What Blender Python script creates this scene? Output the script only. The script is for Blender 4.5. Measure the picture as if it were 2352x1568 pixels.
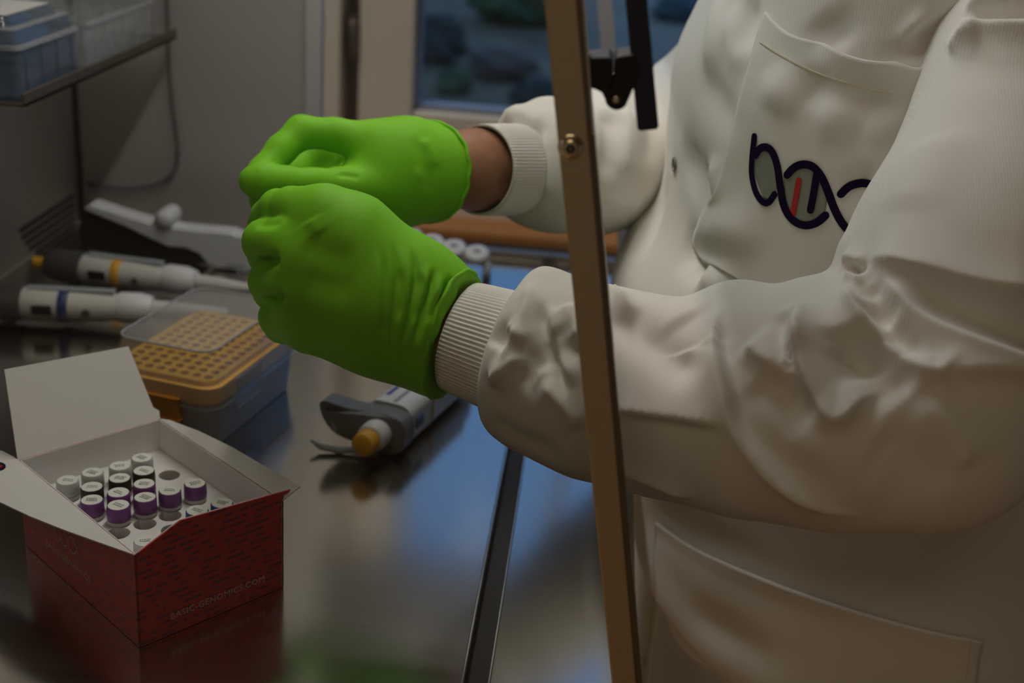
import bpy, bmesh, math, random
import numpy as np
from mathutils import Vector, Matrix, geometry
from mathutils.bvhtree import BVHTree

random.seed(7)
rng = np.random.default_rng(7)
for o in list(bpy.data.objects):
    bpy.data.objects.remove(o, do_unlink=True)
scene = bpy.context.scene
COL = scene.collection

# ------------------------------------------------------------------ camera
# worktop = z 0, near glass side of the cabinet = y 0, x runs towards the worker
F = 2900.0                                   # focal length in pixels of a 2352 px wide frame
PITCH, YAW, ROLL = math.radians(22), math.radians(3.13), math.radians(4.09)
CAM = np.array([0.0, -0.48, 0.40])
fw = np.array([-math.sin(YAW) * math.cos(PITCH), math.cos(YAW) * math.cos(PITCH), -math.sin(PITCH)])
r0 = np.array([math.cos(YAW), math.sin(YAW), 0.0])
u0 = np.cross(r0, fw)
cr = math.cos(ROLL) * r0 + math.sin(ROLL) * u0
cu = -math.sin(ROLL) * r0 + math.cos(ROLL) * u0
cam_data = bpy.data.cameras.new('camera')
cam_data.sensor_width = 36
cam_data.lens = F / 2352 * 36
cam_data.clip_start = 0.01
cam_data.clip_end = 200
cam_data.dof.use_dof = True
cam_data.dof.focus_distance = 0.64
cam_data.dof.aperture_fstop = 7.0
cam = bpy.data.objects.new('camera', cam_data)
COL.objects.link(cam)
cam.matrix_world = Matrix(((cr[0], cu[0], -fw[0], CAM[0]), (cr[1], cu[1], -fw[1], CAM[1]),
                           (cr[2], cu[2], -fw[2], CAM[2]), (0, 0, 0, 1)))
scene.camera = cam

# ------------------------------------------------------------------ sky, light, exposure
world = bpy.data.worlds.new('dusk_sky')
scene.world = world
world.use_nodes = True
bg = world.node_tree.nodes['Background']
bg.inputs[0].default_value = (0.24, 0.42, 0.78, 1)
bg.inputs[1].default_value = 1.0
scene.view_settings.view_transform = 'Standard'
scene.view_settings.look = 'None'
scene.view_settings.exposure = 0.0
scene.view_settings.gamma = 1.0
scene.view_settings.use_curve_mapping = False
scene.cycles.max_bounces = 10
scene.cycles.transparent_max_bounces = 24
scene.cycles.sample_clamp_indirect = 4.0
scene.cycles.caustics_reflective = False
scene.cycles.caustics_refractive = False


def area_light(name, loc, target, sx, sy, power, color, parent=None):
    ld = bpy.data.lights.new(name, 'AREA')
    ld.shape = 'RECTANGLE'
    ld.size, ld.size_y = sx, sy
    ld.energy = power
    ld.color = color
    lo = bpy.data.objects.new(name, ld)
    COL.objects.link(lo)
    lo.location = loc
    lo.rotation_euler = (Vector(target) - Vector(loc)).to_track_quat('-Z', 'Y').to_euler()
    return lo


CEILING_AND_FILL_LAMPS = [dict(loc=(-0.75, 0.55, 1.42), size=(0.9, 0.5), power=14.0, color=(1.0, 0.92, 0.84), label='flat rectangular ceiling lamp above the bench'),
                 dict(loc=(-0.30, -1.40, 1.42), size=(0.9, 0.5), power=3.2, color=(1.0, 0.76, 0.48), label='flat rectangular fill lamp added behind the camera')]  # second entry: warm fill added behind the camera to lift the front shadows
HOOD_LAMP = dict(loc=(-0.135, 0.36, 0.655), size=(0.03, 0.58), power=1.95, color=(1.0, 0.94, 0.86))


# ------------------------------------------------------------------ pixel helpers (for measuring positions)
def ray(x, y):
    dx, dy = x - 1176.0, y - 784.0
    return dx * cr - dy * cu + F * fw


def P(x, y, d):
    """point on the sight line of pixel (x, y) at depth d metres"""
    return CAM + ray(x, y) * d / F


def onz(x, y, z):
    r = ray(x, y)
    return CAM + r * (z - CAM[2]) / r[2]


def onY(x, y, Y):
    r = ray(x, y)
    return CAM + r * (Y - CAM[1]) / r[1]


def onX(x, y, X):
    r = ray(x, y)
    return CAM + r * (X - CAM[0]) / r[0]


# ------------------------------------------------------------------ materials
MATS = {}


def new_mat(name):
    m = bpy.data.materials.new(name)
    m.use_nodes = True
    MATS[name] = m
    return m, m.node_tree.nodes, m.node_tree.links, m.node_tree.nodes['Principled BSDF']


def mat(name, color, rough=0.6, metal=0.0, noise=0.0, nscale=40.0, bump=0.0, bscale=200.0, spec=0.5, stretch=None, sub=0.0):
    m, n, l, p = new_mat(name)
    p.inputs['Base Color'].default_value = (*color, 1)
    p.inputs['Roughness'].default_value = rough
    p.inputs['Metallic'].default_value = metal
    p.inputs['Specular IOR Level'].default_value = spec
    if sub:
        p.inputs['Subsurface Weight'].default_value = sub
        p.inputs['Subsurface Radius'].default_value = (0.004, 0.004, 0.004)
    if noise or bump:
        tc = n.new('ShaderNodeTexCoord')
        mp = n.new('ShaderNodeMapping')
        if stretch:
            mp.inputs['Scale'].default_value = stretch
        l.new(tc.outputs['Object'], mp.inputs['Vector'])
    if noise:
        t = n.new('ShaderNodeTexNoise')
        t.inputs['Scale'].default_value = nscale
        t.inputs['Detail'].default_value = 4
        l.new(mp.outputs[0], t.inputs['Vector'])
        r = n.new('ShaderNodeMapRange')
        r.inputs[3].default_value = 1 - noise
        r.inputs[4].default_value = 1 + noise
        l.new(t.outputs['Fac'], r.inputs[0])
        mx = n.new('ShaderNodeMix')
        mx.data_type = 'RGBA'
        mx.blend_type = 'MULTIPLY'
        mx.inputs[0].default_value = 1
        mx.inputs[6].default_value = (*color, 1)
        l.new(r.outputs[0], mx.inputs[7])
        l.new(mx.outputs[2], p.inputs['Base Color'])
    if bump:
        t2 = n.new('ShaderNodeTexNoise')
        t2.inputs['Scale'].default_value = bscale
        t2.inputs['Detail'].default_value = 3
        l.new(mp.outputs[0], t2.inputs['Vector'])
        b = n.new('ShaderNodeBump')
        b.inputs['Strength'].default_value = bump
        b.inputs['Distance'].default_value = 0.001
        l.new(t2.outputs['Fac'], b.inputs['Height'])
        l.new(b.outputs[0], p.inputs['Normal'])
    return m


def clear_mat(name, tint, refl_rough=0.05, body=0.0, body_col=(0.8, 0.8, 0.8), ior=1.45):
    """thin clear sheet: straight-through light, fresnel reflection, a share of milky body"""
    m, n, l, p = new_mat(name)
    n.remove(p)
    out = n['Material Output']
    tr = n.new('ShaderNodeBsdfTransparent')
    tr.inputs[0].default_value = (*tint, 1)
    gl = n.new('ShaderNodeBsdfGlossy')
    gl.inputs['Roughness'].default_value = refl_rough
    fr = n.new('ShaderNodeFresnel')
    fr.inputs[0].default_value = ior
    mx = n.new('ShaderNodeMixShader')
    ge = n.new('ShaderNodeNewGeometry')              # reflection on the outer face only, so a thin sheet stays clear
    iv = n.new('ShaderNodeMath')
    iv.operation = 'SUBTRACT'
    iv.inputs[0].default_value = 1.0
    l.new(ge.outputs['Backfacing'], iv.inputs[1])
    mu = n.new('ShaderNodeMath')
    mu.operation = 'MULTIPLY'
    l.new(fr.outputs[0], mu.inputs[0])
    l.new(iv.outputs[0], mu.inputs[1])
    l.new(mu.outputs[0], mx.inputs[0])
    if body:
        df = n.new('ShaderNodeBsdfDiffuse')
        df.inputs[0].default_value = (*body_col, 1)
        mb = n.new('ShaderNodeMixShader')
        mb.inputs[0].default_value = body
        l.new(tr.outputs[0], mb.inputs[1])
        l.new(df.outputs[0], mb.inputs[2])
        l.new(mb.outputs[0], mx.inputs[1])
    else:
        l.new(tr.outputs[0], mx.inputs[1])
    l.new(gl.outputs[0], mx.inputs[2])
    l.new(mx.outputs[0], out.inputs[0])
    return m


def emit_mat(name, color, strength):
    m, n, l, p = new_mat(name)
    p.inputs['Emission Color'].default_value = (*color, 1)
    p.inputs['Emission Strength'].default_value = strength
    return m


def cloth_mat(name, color, rib=900.0, rib_axis='X', strength=0.15):
    m, n, l, p = new_mat(name)
    p.inputs['Base Color'].default_value = (*color, 1)
    p.inputs['Roughness'].default_value = 0.85
    p.inputs['Specular IOR Level'].default_value = 0.15
    p.inputs['Sheen Weight'].default_value = 0.15
    tc = n.new('ShaderNodeTexCoord')
    w = n.new('ShaderNodeTexWave')
    w.bands_direction = rib_axis
    w.inputs['Scale'].default_value = rib
    w.inputs['Distortion'].default_value = 0.3
    l.new(tc.outputs['Object'], w.inputs['Vector'])
    t = n.new('ShaderNodeTexNoise')
    t.inputs['Scale'].default_value = 25
    t.inputs['Detail'].default_value = 5
    l.new(tc.outputs['Object'], t.inputs['Vector'])
    r = n.new('ShaderNodeMapRange')
    r.inputs[3].default_value = 0.93
    r.inputs[4].default_value = 1.05
    l.new(t.outputs['Fac'], r.inputs[0])
    mx = n.new('ShaderNodeMix')
    mx.data_type = 'RGBA'
    mx.blend_type = 'MULTIPLY'
    mx.inputs[0].default_value = 1
    mx.inputs[6].default_value = (*color, 1)
    l.new(r.outputs[0], mx.inputs[7])
    l.new(mx.outputs[2], p.inputs['Base Color'])
    b = n.new('ShaderNodeBump')
    b.inputs['Strength'].default_value = strength
    b.inputs['Distance'].default_value = 0.0006
    l.new(w.outputs['Fac'], b.inputs['Height'])
    l.new(b.outputs[0], p.inputs['Normal'])
    return m


def steel_mat(name, color, rough, stretch, aniso=0.0, metal=1.0):
    m, n, l, p = new_mat(name)
    p.inputs['Metallic'].default_value = metal
    p.inputs['Base Color'].default_value = (*color, 1)
    p.inputs['Anisotropic'].default_value = aniso
    tc = n.new('ShaderNodeTexCoord')
    mp = n.new('ShaderNodeMapping')
    mp.inputs['Scale'].default_value = stretch
    l.new(tc.outputs['Object'], mp.inputs['Vector'])
    t = n.new('ShaderNodeTexNoise')
    t.inputs['Scale'].default_value = 12
    t.inputs['Detail'].default_value = 6
    l.new(mp.outputs[0], t.inputs['Vector'])
    r = n.new('ShaderNodeMapRange')
    r.inputs[3].default_value = rough * 0.85
    r.inputs[4].default_value = rough * 1.15
    l.new(t.outputs['Fac'], r.inputs[0])
    l.new(r.outputs[0], p.inputs['Roughness'])
    b = n.new('ShaderNodeBump')
    b.inputs['Strength'].default_value = 0.0
    b.inputs['Distance'].default_value = 0.0005
    l.new(t.outputs['Fac'], b.inputs['Height'])
    l.new(b.outputs[0], p.inputs['Normal'])
    return m


COAT = cloth_mat('coat_cotton', (0.80, 0.77, 0.71), rib=250.0, rib_axis='X', strength=0.10)
KNIT = cloth_mat('cuff_knit', (0.84, 0.81, 0.76), rib=300.0, rib_axis='Z', strength=0.1)
mat('seam_thread', (0.72, 0.66, 0.5), 0.8)
GLOVE = mat('green_nitrile', (0.215, 0.60, 0.016), 0.6, noise=0.06, nscale=30, bump=0.04, bscale=900, spec=0.22)
SKIN = mat('skin', (0.36, 0.17, 0.10), 0.55, noise=0.18, nscale=120, bump=0.25, bscale=500, spec=0.3, sub=0.05)
mat('hair', (0.03, 0.02, 0.015), 0.6)
STEEL = steel_mat('bench_steel', (0.74, 0.70, 0.63), 0.17, (0.5, 30, 1))
WSTEEL = steel_mat('wall_steel', (0.64, 0.62, 0.59), 0.40, (1, 1, 30), metal=0.55)
mat('strip_steel', (0.60, 0.49, 0.34), 0.42, 1.0, noise=0.08, nscale=60, stretch=(1, 1, 6))
mat('strip_edge', (0.20, 0.17, 0.13), 0.3, 1.0)
mat('screw_steel', (0.75, 0.66, 0.50), 0.16, 1.0)
mat('dark_gap', (0.035, 0.032, 0.028), 0.6)
mat('groove_rim', (0.62, 0.60, 0.54), 0.3, 1.0)
mat('black_plastic', (0.010, 0.010, 0.010), 0.45)
mat('hinge_plastic', (0.012, 0.012, 0.013), 0.65, spec=0.35)
mat('navy_glass_edge', (0.018, 0.019, 0.048), 0.25)
clear_mat('pane_glass', (0.90, 0.91, 0.90), 0.0)
clear_mat('window_glass', (0.75, 0.85, 0.95), 0.0, ior=1.5)
clear_mat('sash_glass', (0.86, 0.90, 0.93), 0.0)
clear_mat('clear_plastic', (0.95, 0.96, 0.97), 0.12, 0.12, (0.75, 0.78, 0.8), ior=1.5)
clear_mat('blue_clear_plastic', (0.80, 0.86, 0.94), 0.10, 0.14, (0.30, 0.35, 0.42), ior=1.55)
clear_mat('frosted_plastic', (0.78, 0.80, 0.83), 0.35, 0.7, (0.50, 0.51, 0.54), ior=1.35)
mat('white_plastic', (0.74, 0.74, 0.74), 0.4)
mat('offwhite_plastic', (0.62, 0.61, 0.57), 0.4)
mat('grey_plastic', (0.17, 0.175, 0.18), 0.45)
mat('mid_grey_plastic', (0.33, 0.35, 0.37), 0.45)
mat('dark_grey_plastic', (0.06, 0.058, 0.055), 0.45)
mat('display_black', (0.02, 0.02, 0.022), 0.2)
mat('yellow_plastic', (0.68, 0.36, 0.025), 0.45)
mat('orange_plastic', (0.88, 0.47, 0.055), 0.5, sub=0.1)
mat('orange_dark', (0.50, 0.19, 0.01), 0.5)
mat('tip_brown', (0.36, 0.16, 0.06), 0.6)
mat('blue_print', (0.05, 0.09, 0.30), 0.5)
mat('band_blue', (0.02, 0.03, 0.13), 0.5)
mat('navy_print', (0.012, 0.005, 0.028), 0.9, spec=0.1)
mat('logo_film', (0.26, 0.28, 0.23), 0.6, spec=0.2)
mat('red_print', (0.45, 0.012, 0.015), 0.6)
mat('white_card', (0.78, 0.76, 0.74), 0.7, noise=0.02, nscale=30)
mat('foam_white', (0.80, 0.78, 0.77), 0.8)
mat('card_text', (0.80, 0.62, 0.58), 0.6)
mat('hole_dark', (0.16, 0.13, 0.12), 0.9)
mat('cap_white', (0.60, 0.60, 0.58), 0.45)
mat('cap_black', (0.018, 0.018, 0.014), 0.45)
mat('cap_purple', (0.17, 0.045, 0.22), 0.45)
mat('cap_blue', (0.04, 0.08, 0.30), 0.45)
mat('cap_clear', (0.55, 0.55, 0.53), 0.35)
mat('tube_body', (0.50, 0.46, 0.47), 0.4)
mat('label_paper', (0.80, 0.81, 0.74), 0.6)
mat('label_ink', (0.10, 0.10, 0.09), 0.7)
mat('window_paint', (0.80, 0.72, 0.63), 0.5, noise=0.04, nscale=15)
mat('window_gasket', (0.28, 0.32, 0.40), 0.4)
mat('post_paint', (0.26, 0.25, 0.245), 0.45)
mat('trim_paint', (0.55, 0.53, 0.53), 0.45)
mat('hinge_metal', (0.25, 0.22, 0.19), 0.4, 0.8)
mat('sill_wood', (0.50, 0.20, 0.055), 0.4, noise=0.25, nscale=14, stretch=(1, 12, 12))
mat('wall_paint', (0.42, 0.42, 0.42), 0.8, noise=0.04, nscale=8)
mat('room_paint', (0.50, 0.46, 0.40), 0.85, noise=0.04, nscale=6)
mat('floor_vinyl', (0.50, 0.34, 0.17), 0.5, noise=0.15, nscale=20)
mat('header_paint', (0.045, 0.043, 0.04), 0.6)
mat('beige_laminate', (0.78, 0.74, 0.62), 0.5, noise=0.04, nscale=30)
mat('lamp_housing', (0.7, 0.7, 0.68), 0.5)
emit_mat('lamp_warm', (1.0, 0.90, 0.76), 0.4)
emit_mat('lamp_tube', (1.0, 0.93, 0.82), 0.8)
mat('ground_dusk', (0.22, 0.165, 0.09), 0.9, noise=0.7, nscale=2.5)
mat('bush_green', (0.07, 0.16, 0.07), 0.9, noise=0.5, nscale=3)
mat('bush_dark', (0.055, 0.085, 0.07), 0.9, noise=0.5, nscale=3)
mat('bush_brown', (0.20, 0.15, 0.11), 0.9, noise=0.5, nscale=3)
mat('cord_grey', (0.10, 0.10, 0.105), 0.5)

# red carton print: short dark dashes running along the faces
m, n, l, p = new_mat('red_carton')
tc = n.new('ShaderNodeTexCoord')
sx = n.new('ShaderNodeSeparateXYZ')
l.new(tc.outputs['Object'], sx.inputs[0])
ad = n.new('ShaderNodeMath')
ad.operation = 'ADD'
l.new(sx.outputs[0], ad.inputs[0])
l.new(sx.outputs[1], ad.inputs[1])
cb = n.new('ShaderNodeCombineXYZ')
l.new(ad.outputs[0], cb.inputs[0])
l.new(sx.outputs[2], cb.inputs[1])


def mnode(op, a, b=None):
    q = n.new('ShaderNodeMath')
    q.operation = op
    for i_, v_ in enumerate((a, b)):
        if v_ is None:
            continue
        if isinstance(v_, (int, float)):
            q.inputs[i_].default_value = v_
        else:
            l.new(v_, q.inputs[i_])
    return q.outputs[0]


rowf = mnode('MULTIPLY', sx.outputs[2], 1 / 0.0038)          # rows of dashes up the carton side
row = mnode('FLOOR', rowf)
fr_ = mnode('FRACT', rowf)
band = mnode('MULTIPLY', mnode('GREATER_THAN', fr_, 0.30), mnode('LESS_THAN', fr_, 0.72))
along = mnode('ADD', mnode('MULTIPLY', ad.outputs[0], 95.0), mnode('MULTIPLY', row, 17.37))
t = n.new('ShaderNodeTexNoise')
t.noise_dimensions = '1D'
t.inputs['Scale'].default_value = 1.0
t.inputs['Detail'].default_value = 1.0
l.new(along, t.inputs['W'])
dash = mnode('MULTIPLY', band, mnode('GREATER_THAN', t.outputs['Fac'], 0.50))
mx = n.new('ShaderNodeMix')
mx.data_type = 'RGBA'
mx.inputs[6].default_value = (0.62, 0.050, 0.055, 1)
mx.inputs[7].default_value = (0.21, 0.036, 0.090, 1)
l.new(dash, mx.inputs[0])
l.new(mx.outputs[2], p.inputs['Base Color'])
p.inputs['Roughness'].default_value = 0.5


# ------------------------------------------------------------------ object helpers
def tag(o, label=None, cat=None, group=None, kind=None):
    if label:
        o['label'] = label
    if cat:
        o['category'] = cat
    if group:
        o['group'] = group
    if kind:
        o['kind'] = kind
    return o


EM = {}


def empty(name, loc, rz=0.0, label=None, cat=None, group=None, kind=None):
    o = bpy.data.objects.new(name, None)
    COL.objects.link(o)
    o.empty_display_size = 0.02
    o.location = loc
    o.rotation_euler = (0, 0, rz)
    EM[o.name] = Matrix.Translation(Vector(loc)) @ Matrix.Rotation(rz, 4, 'Z')
    return tag(o, label, cat, group, kind)


def link(name, me, m, parent=None, world=False, smooth=False):
    if m is not None:
        me.materials.append(MATS[m] if isinstance(m, str) else m)
    if smooth:
        me.polygons.foreach_set('use_smooth', [True] * len(me.polygons))
    o = bpy.data.objects.new(name, me)
    COL.objects.link(o)
    if parent is not None:
        o.parent = parent
        root = parent
        while root.parent is not None:
            root = root.parent
        if world and parent is root and root.name in EM:
            o.matrix_parent_inverse = EM[root.name].inverted()
    return o


def mesh_np(name, V, Q):
    me = bpy.data.meshes.new(name)
    if isinstance(V, np.ndarray):
        V = V.tolist()
    if isinstance(Q, np.ndarray):
        Q = Q.tolist()
    me.from_pydata(V, [], Q)
    me.validate()
    me.update()
    return me


class MB:
    """collects shapes of ONE part"""

    def __init__(self):
        self.v, self.f = [], []

    def add(self, V, Fc):
        b = len(self.v)
        self.v += [tuple(map(float, q)) for q in V]
        self.f += [tuple(b + i for i in f) for f in Fc]
        return self

    def bm(self, bm):
        bm.verts.index_update()
        self.add([v.co[:] for v in bm.verts], [[v.index for v in f.verts] for f in bm.faces])
        bm.free()
        return self

    def box(self, lo, hi, bev=0.0, seg=2):
        bm = bmesh.new()
        bmesh.ops.create_cube(bm, size=1)
        lo, hi = Vector(lo), Vector(hi)
        for v in bm.verts:
            v.co = Vector([(lo[i] + hi[i]) / 2 + v.co[i] * (hi[i] - lo[i]) for i in range(3)])
        if bev:
            bmesh.ops.bevel(bm, geom=list(bm.edges), offset=bev, segments=seg, profile=0.5, affect='EDGES')
        return self.bm(bm)

    def lathe(self, prof, c=(0, 0, 0), axis=(0, 0, 1), n=24, sq=None):
        """prof: (radius, height) list, revolved about axis through c; sq=(sx,sy) squashes"""
        ax = Vector(axis).normalized()
        up = Vector((0, 0, 1)) if abs(ax.z) < 0.9 else Vector((0, 1, 0))
        a = ax.cross(up).normalized()
        b = ax.cross(a).normalized() * -1
        sx_, sy_ = sq or (1, 1)
        V, Fc = [], []
        for r, h in prof:
            for k in range(n):
                t_ = 2 * math.pi * k / n
                V.append(Vector(c) + ax * h + a * (r * sx_ * math.cos(t_)) + b * (r * sy_ * math.sin(t_)))
        m_ = len(prof)
        for i in range(m_ - 1):
            for k in range(n):
                k2 = (k + 1) % n
                Fc.append((i * n + k, i * n + k2, (i + 1) * n + k2, (i + 1) * n + k))
        Fc.append(tuple(range(n))[::-1])
        Fc.append(tuple((m_ - 1) * n + k for k in range(n)))
        return self.add(V, Fc)

    def tube(self, pts, r, n=10, closed=False):
        pts = [Vector(q) for q in pts]
        m_ = len(pts)
        rs = r if isinstance(r, (list, tuple)) else [r] * m_
        V, Fc = [], []
        nrm = None
        for i, q in enumerate(pts):
            if closed:
                tg = (pts[(i + 1) % m_] - pts[i - 1]).normalized()
            else:
                tg = (pts[min(i + 1, m_ - 1)] - pts[max(i - 1, 0)]).normalized()
            if nrm is None:
                nrm = tg.orthogonal().normalized()
            nrm = (nrm - tg * nrm.dot(tg)).normalized()
            bn = tg.cross(nrm)
            for k in range(n):
                t_ = 2 * math.pi * k / n
                V.append(q + (nrm * math.cos(t_) + bn * math.sin(t_)) * rs[i])
        rng_ = range(m_) if closed else range(m_ - 1)
        for i in rng_:
            j = (i + 1) % m_
            for k in range(n):
                k2 = (k + 1) % n
                Fc.append((i * n + k, i * n + k2, j * n + k2, j * n + k))
        if not closed:
            Fc.append(tuple(range(n))[::-1])
            Fc.append(tuple((m_ - 1) * n + k for k in range(n)))
        return self.add(V, Fc)

    def prism(self, poly, d0, d1, f):
        """poly: 2-D outline; f(u, v, w) -> 3-D; extruded w from d0 to d1"""
        n = len(poly)
        V = [f(u, v, d0) for u, v in poly] + [f(u, v, d1) for u, v in poly]
        tris = geometry.tessellate_polygon([[Vector((u, v, 0)) for u, v in poly]])
        Fc = [tuple(t_) for t_ in tris] + [tuple(n + i for i in t_[::-1]) for t_ in tris]
        Fc += [(i, n + i, n + (i + 1) % n, (i + 1) % n) for i in range(n)]
        return self.add(V, Fc)

    def holed(self, outer, holes, z1, z0, f):
        """plate with holes in u-v between heights z0 (bottom) and z1 (top)"""
        loops = [outer] + holes
        flat = [q for lp in loops for q in lp]
        edges, b0 = [], 0
        for lp in loops:
            edges += [(b0 + i, b0 + (i + 1) % len(lp)) for i in range(len(lp))]
            b0 += len(lp)
        res = geometry.delaunay_2d_cdt([Vector(q) for q in flat], edges, [], 0, 1e-7)
        cv, tris = res[0], []
        hc = [(np.mean([q[0] for q in h_]), np.mean([q[1] for q in h_]), h_) for h_ in holes]
        o_ = [Vector(q) for q in outer]

        def inside(poly, x, y):
            c_, m_ = False, len(poly)
            for i in range(m_):
                (xa, ya), (xb, yb) = poly[i], poly[i - 1]
                if (ya > y) != (yb > y) and x < (xb - xa) * (y - ya) / (yb - ya) + xa:
                    c_ = not c_
            return c_
        for t_ in res[2]:
            gx = sum(cv[i].x for i in t_) / 3
            gy = sum(cv[i].y for i in t_) / 3
            if not inside(outer, gx, gy) or any(abs(gx - hx) < 0.5 and inside(h_, gx, gy) for hx, hy, h_ in hc):
                continue
            tris.append(tuple(t_))
        flat = [(q.x, q.y) for q in cv]
        n = len(flat)
        V = [f(u, v, z1) for u, v in flat] + [f(u, v, z0) for u, v in flat]
        Fc = [tuple(t_) for t_ in tris] + [tuple(n + i for i in t_[::-1]) for t_ in tris]
        b = 0
        for lp in loops:
            k = len(lp)
            Fc += [(b + i, b + (i + 1) % k, n + b + (i + 1) % k, n + b + i) for i in range(k)]
            b += k
        return self.add(V, Fc)

    def build(self, name, m, parent=None, world=False, smooth=False, fix=True, auto=None):
        me = mesh_np(name, self.v, self.f)
        if fix:
            bm = bmesh.new()
            bm.from_mesh(me)
            bmesh.ops.recalc_face_normals(bm, faces=bm.faces)
            bm.to_mesh(me)
            bm.free()
        o = link(name, me, m, parent, world, smooth or auto is not None)
        if auto is not None:
            me.set_sharp_from_angle(angle=math.radians(auto))
        return o


def ident(u, v, w):
    return (u, v, w)


def circ(cx, cy, r, n=16, ph=0.0, sy=1.0):
    return [(cx + r * math.cos(ph + 2 * math.pi * k / n), cy + r * sy * math.sin(ph + 2 * math.pi * k / n)) for k in range(n)]


def rrect(x0, y0, x1, y1, r, n=5):
    out = []
    for cx, cy, a0 in ((x1 - r, y1 - r, 0), (x0 + r, y1 - r, 90), (x0 + r, y0 + r, 180), (x1 - r, y0 + r, 270)):
        for k in range(n + 1):
            a = math.radians(a0 + 90 * k / n)
            out.append((cx + r * math.cos(a), cy + r * math.sin(a)))
    return out


def text_mesh(name, body, size, m, parent, matrix, extrude=0.0001, align='LEFT', shear=0.0, spacing=1.0):
    cu_ = bpy.data.curves.new(name, 'FONT')
    cu_.body = body
    cu_.size = size
    cu_.extrude = extrude
    cu_.align_x = align
    cu_.shear = shear
    cu_.space_character = spacing
    cu_.resolution_u = 2
    tmp = bpy.data.objects.new(name + '_tmp', cu_)
    COL.objects.link(tmp)
    dg = bpy.context.evaluated_depsgraph_get()
    me = bpy.data.meshes.new_from_object(tmp.evaluated_get(dg))
    bpy.data.objects.remove(tmp, do_unlink=True)
    me.transform(matrix)
    me.materials.clear()
    return link(name, me, m, parent)


def frame(o, ex, ey):
    """matrix whose x axis is ex and y axis ey, at o"""
    ex = Vector(ex).normalized()
    ez = ex.cross(Vector(ey)).normalized()
    ey = ez.cross(ex)
    return Matrix(((ex.x, ey.x, ez.x, o[0]), (ex.y, ey.y, ez.y, o[1]), (ex.z, ey.z, ez.z, o[2]), (0, 0, 0, 1)))


# ------------------------------------------------------------------ implicit surfaces for hands, sleeves and body
def cone(p, a, b, ra, rb):
    a, b = np.asarray(a, np.float32), np.asarray(b, np.float32)
    ab = b - a
    t_ = np.clip(((p - a) @ ab) / max(float(ab @ ab), 1e-9), 0, 1)
    d = p - a - t_[:, None] * ab
    return np.sqrt((d * d).sum(1)) - (ra + (rb - ra) * t_)


def ell(p, c, r):
    r = np.asarray(r, np.float32)
    q = (p - np.asarray(c, np.float32)) / r
    k = np.sqrt((q * q).sum(1))
    return (k - 1) * float(r.min())


def smin(a, b, k):
    h = np.clip(0.5 + 0.5 * (b - a) / k, 0, 1)
    return b + (a - b) * h - k * h * (1 - h)


def smax(a, b, k):
    return -smin(-a, -b, k)


def plane(p, o, nrm):
    nrm = np.asarray(nrm, float)
    nrm = nrm / np.linalg.norm(nrm)
    return (p - np.asarray(o, np.float32)) @ nrm.astype(np.float32)


def surface(field, lo, hi, h):
    """naive surface nets"""
    lo, hi = np.asarray(lo, float), np.asarray(hi, float)
    n = np.ceil((hi - lo) / h).astype(int) + 1
    ax = [lo[i] + h * np.arange(n[i]) for i in range(3)]
    val = np.empty(n, np.float32)
    Y_, Z_ = np.meshgrid(ax[1], ax[2], indexing='ij')
    step = max(1, int(400000 / (n[1] * n[2])))
    for i in range(0, n[0], step):
        xs = ax[0][i:i + step]
        k = len(xs)
        pts = np.empty((k, n[1], n[2], 3), np.float32)
        pts[..., 0] = xs[:, None, None]
        pts[..., 1] = Y_[None]
        pts[..., 2] = Z_[None]
        val[i:i + k] = field(pts.reshape(-1, 3)).reshape(k, n[1], n[2])
    ins = val < 0
    c = [slice(None, -1), slice(1, None)]
    cnt = sum(ins[c[a], c[b], c[d]].astype(np.int8) for a in (0, 1) for b in (0, 1) for d in (0, 1))
    act = (cnt > 0) & (cnt < 8)
    I = np.argwhere(act)
    idx = np.full(act.shape, -1, np.int64)
    idx[act] = np.arange(len(I))
    acc = np.zeros((len(I), 3))
    num = np.zeros(len(I))
    for axis in range(3):
        o1, o2 = [q for q in range(3) if q != axis]
        for s1 in (0, 1):
            for s2 in (0, 1):
                A = I.copy()
                A[:, o1] += s1
                A[:, o2] += s2
                B = A.copy()
                B[:, axis] += 1
                va, vb = val[tuple(A.T)], val[tuple(B.T)]
                x = (va < 0) != (vb < 0)
                t_ = np.where(x, va / np.where(x, va - vb, 1), 0)
                pt = A.astype(float)
                pt[:, axis] += t_
                acc[x] += pt[x]
                num[x] += 1
    V = lo + h * acc / num[:, None]
    quads = []
    for axis in range(3):
        o1, o2 = [(1, 2), (2, 0), (0, 1)][axis]
        sl0 = [slice(None)] * 3
        sl1 = [slice(None)] * 3
        sl0[axis], sl1[axis] = slice(None, -1), slice(1, None)
        ch = ins[tuple(sl0)] != ins[tuple(sl1)]
        E = np.argwhere(ch)
        E = E[(E[:, o1] > 0) & (E[:, o2] > 0) & (E[:, o1] < n[o1] - 1) & (E[:, o2] < n[o2] - 1)]
        flip = ins[tuple(E.T)]
        q = []
        for s1, s2 in ((1, 1), (0, 1), (0, 0), (1, 0)):
            D = E.copy()
            D[:, o1] -= s1
            D[:, o2] -= s2
            q.append(idx[tuple(D.T)])
        q = np.stack(q, 1)
        q[~flip] = q[~flip][:, ::-1]
        quads.append(q)
    Q = np.concatenate(quads)
    Q = Q[(Q >= 0).all(1)]
    return V, Q


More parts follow.
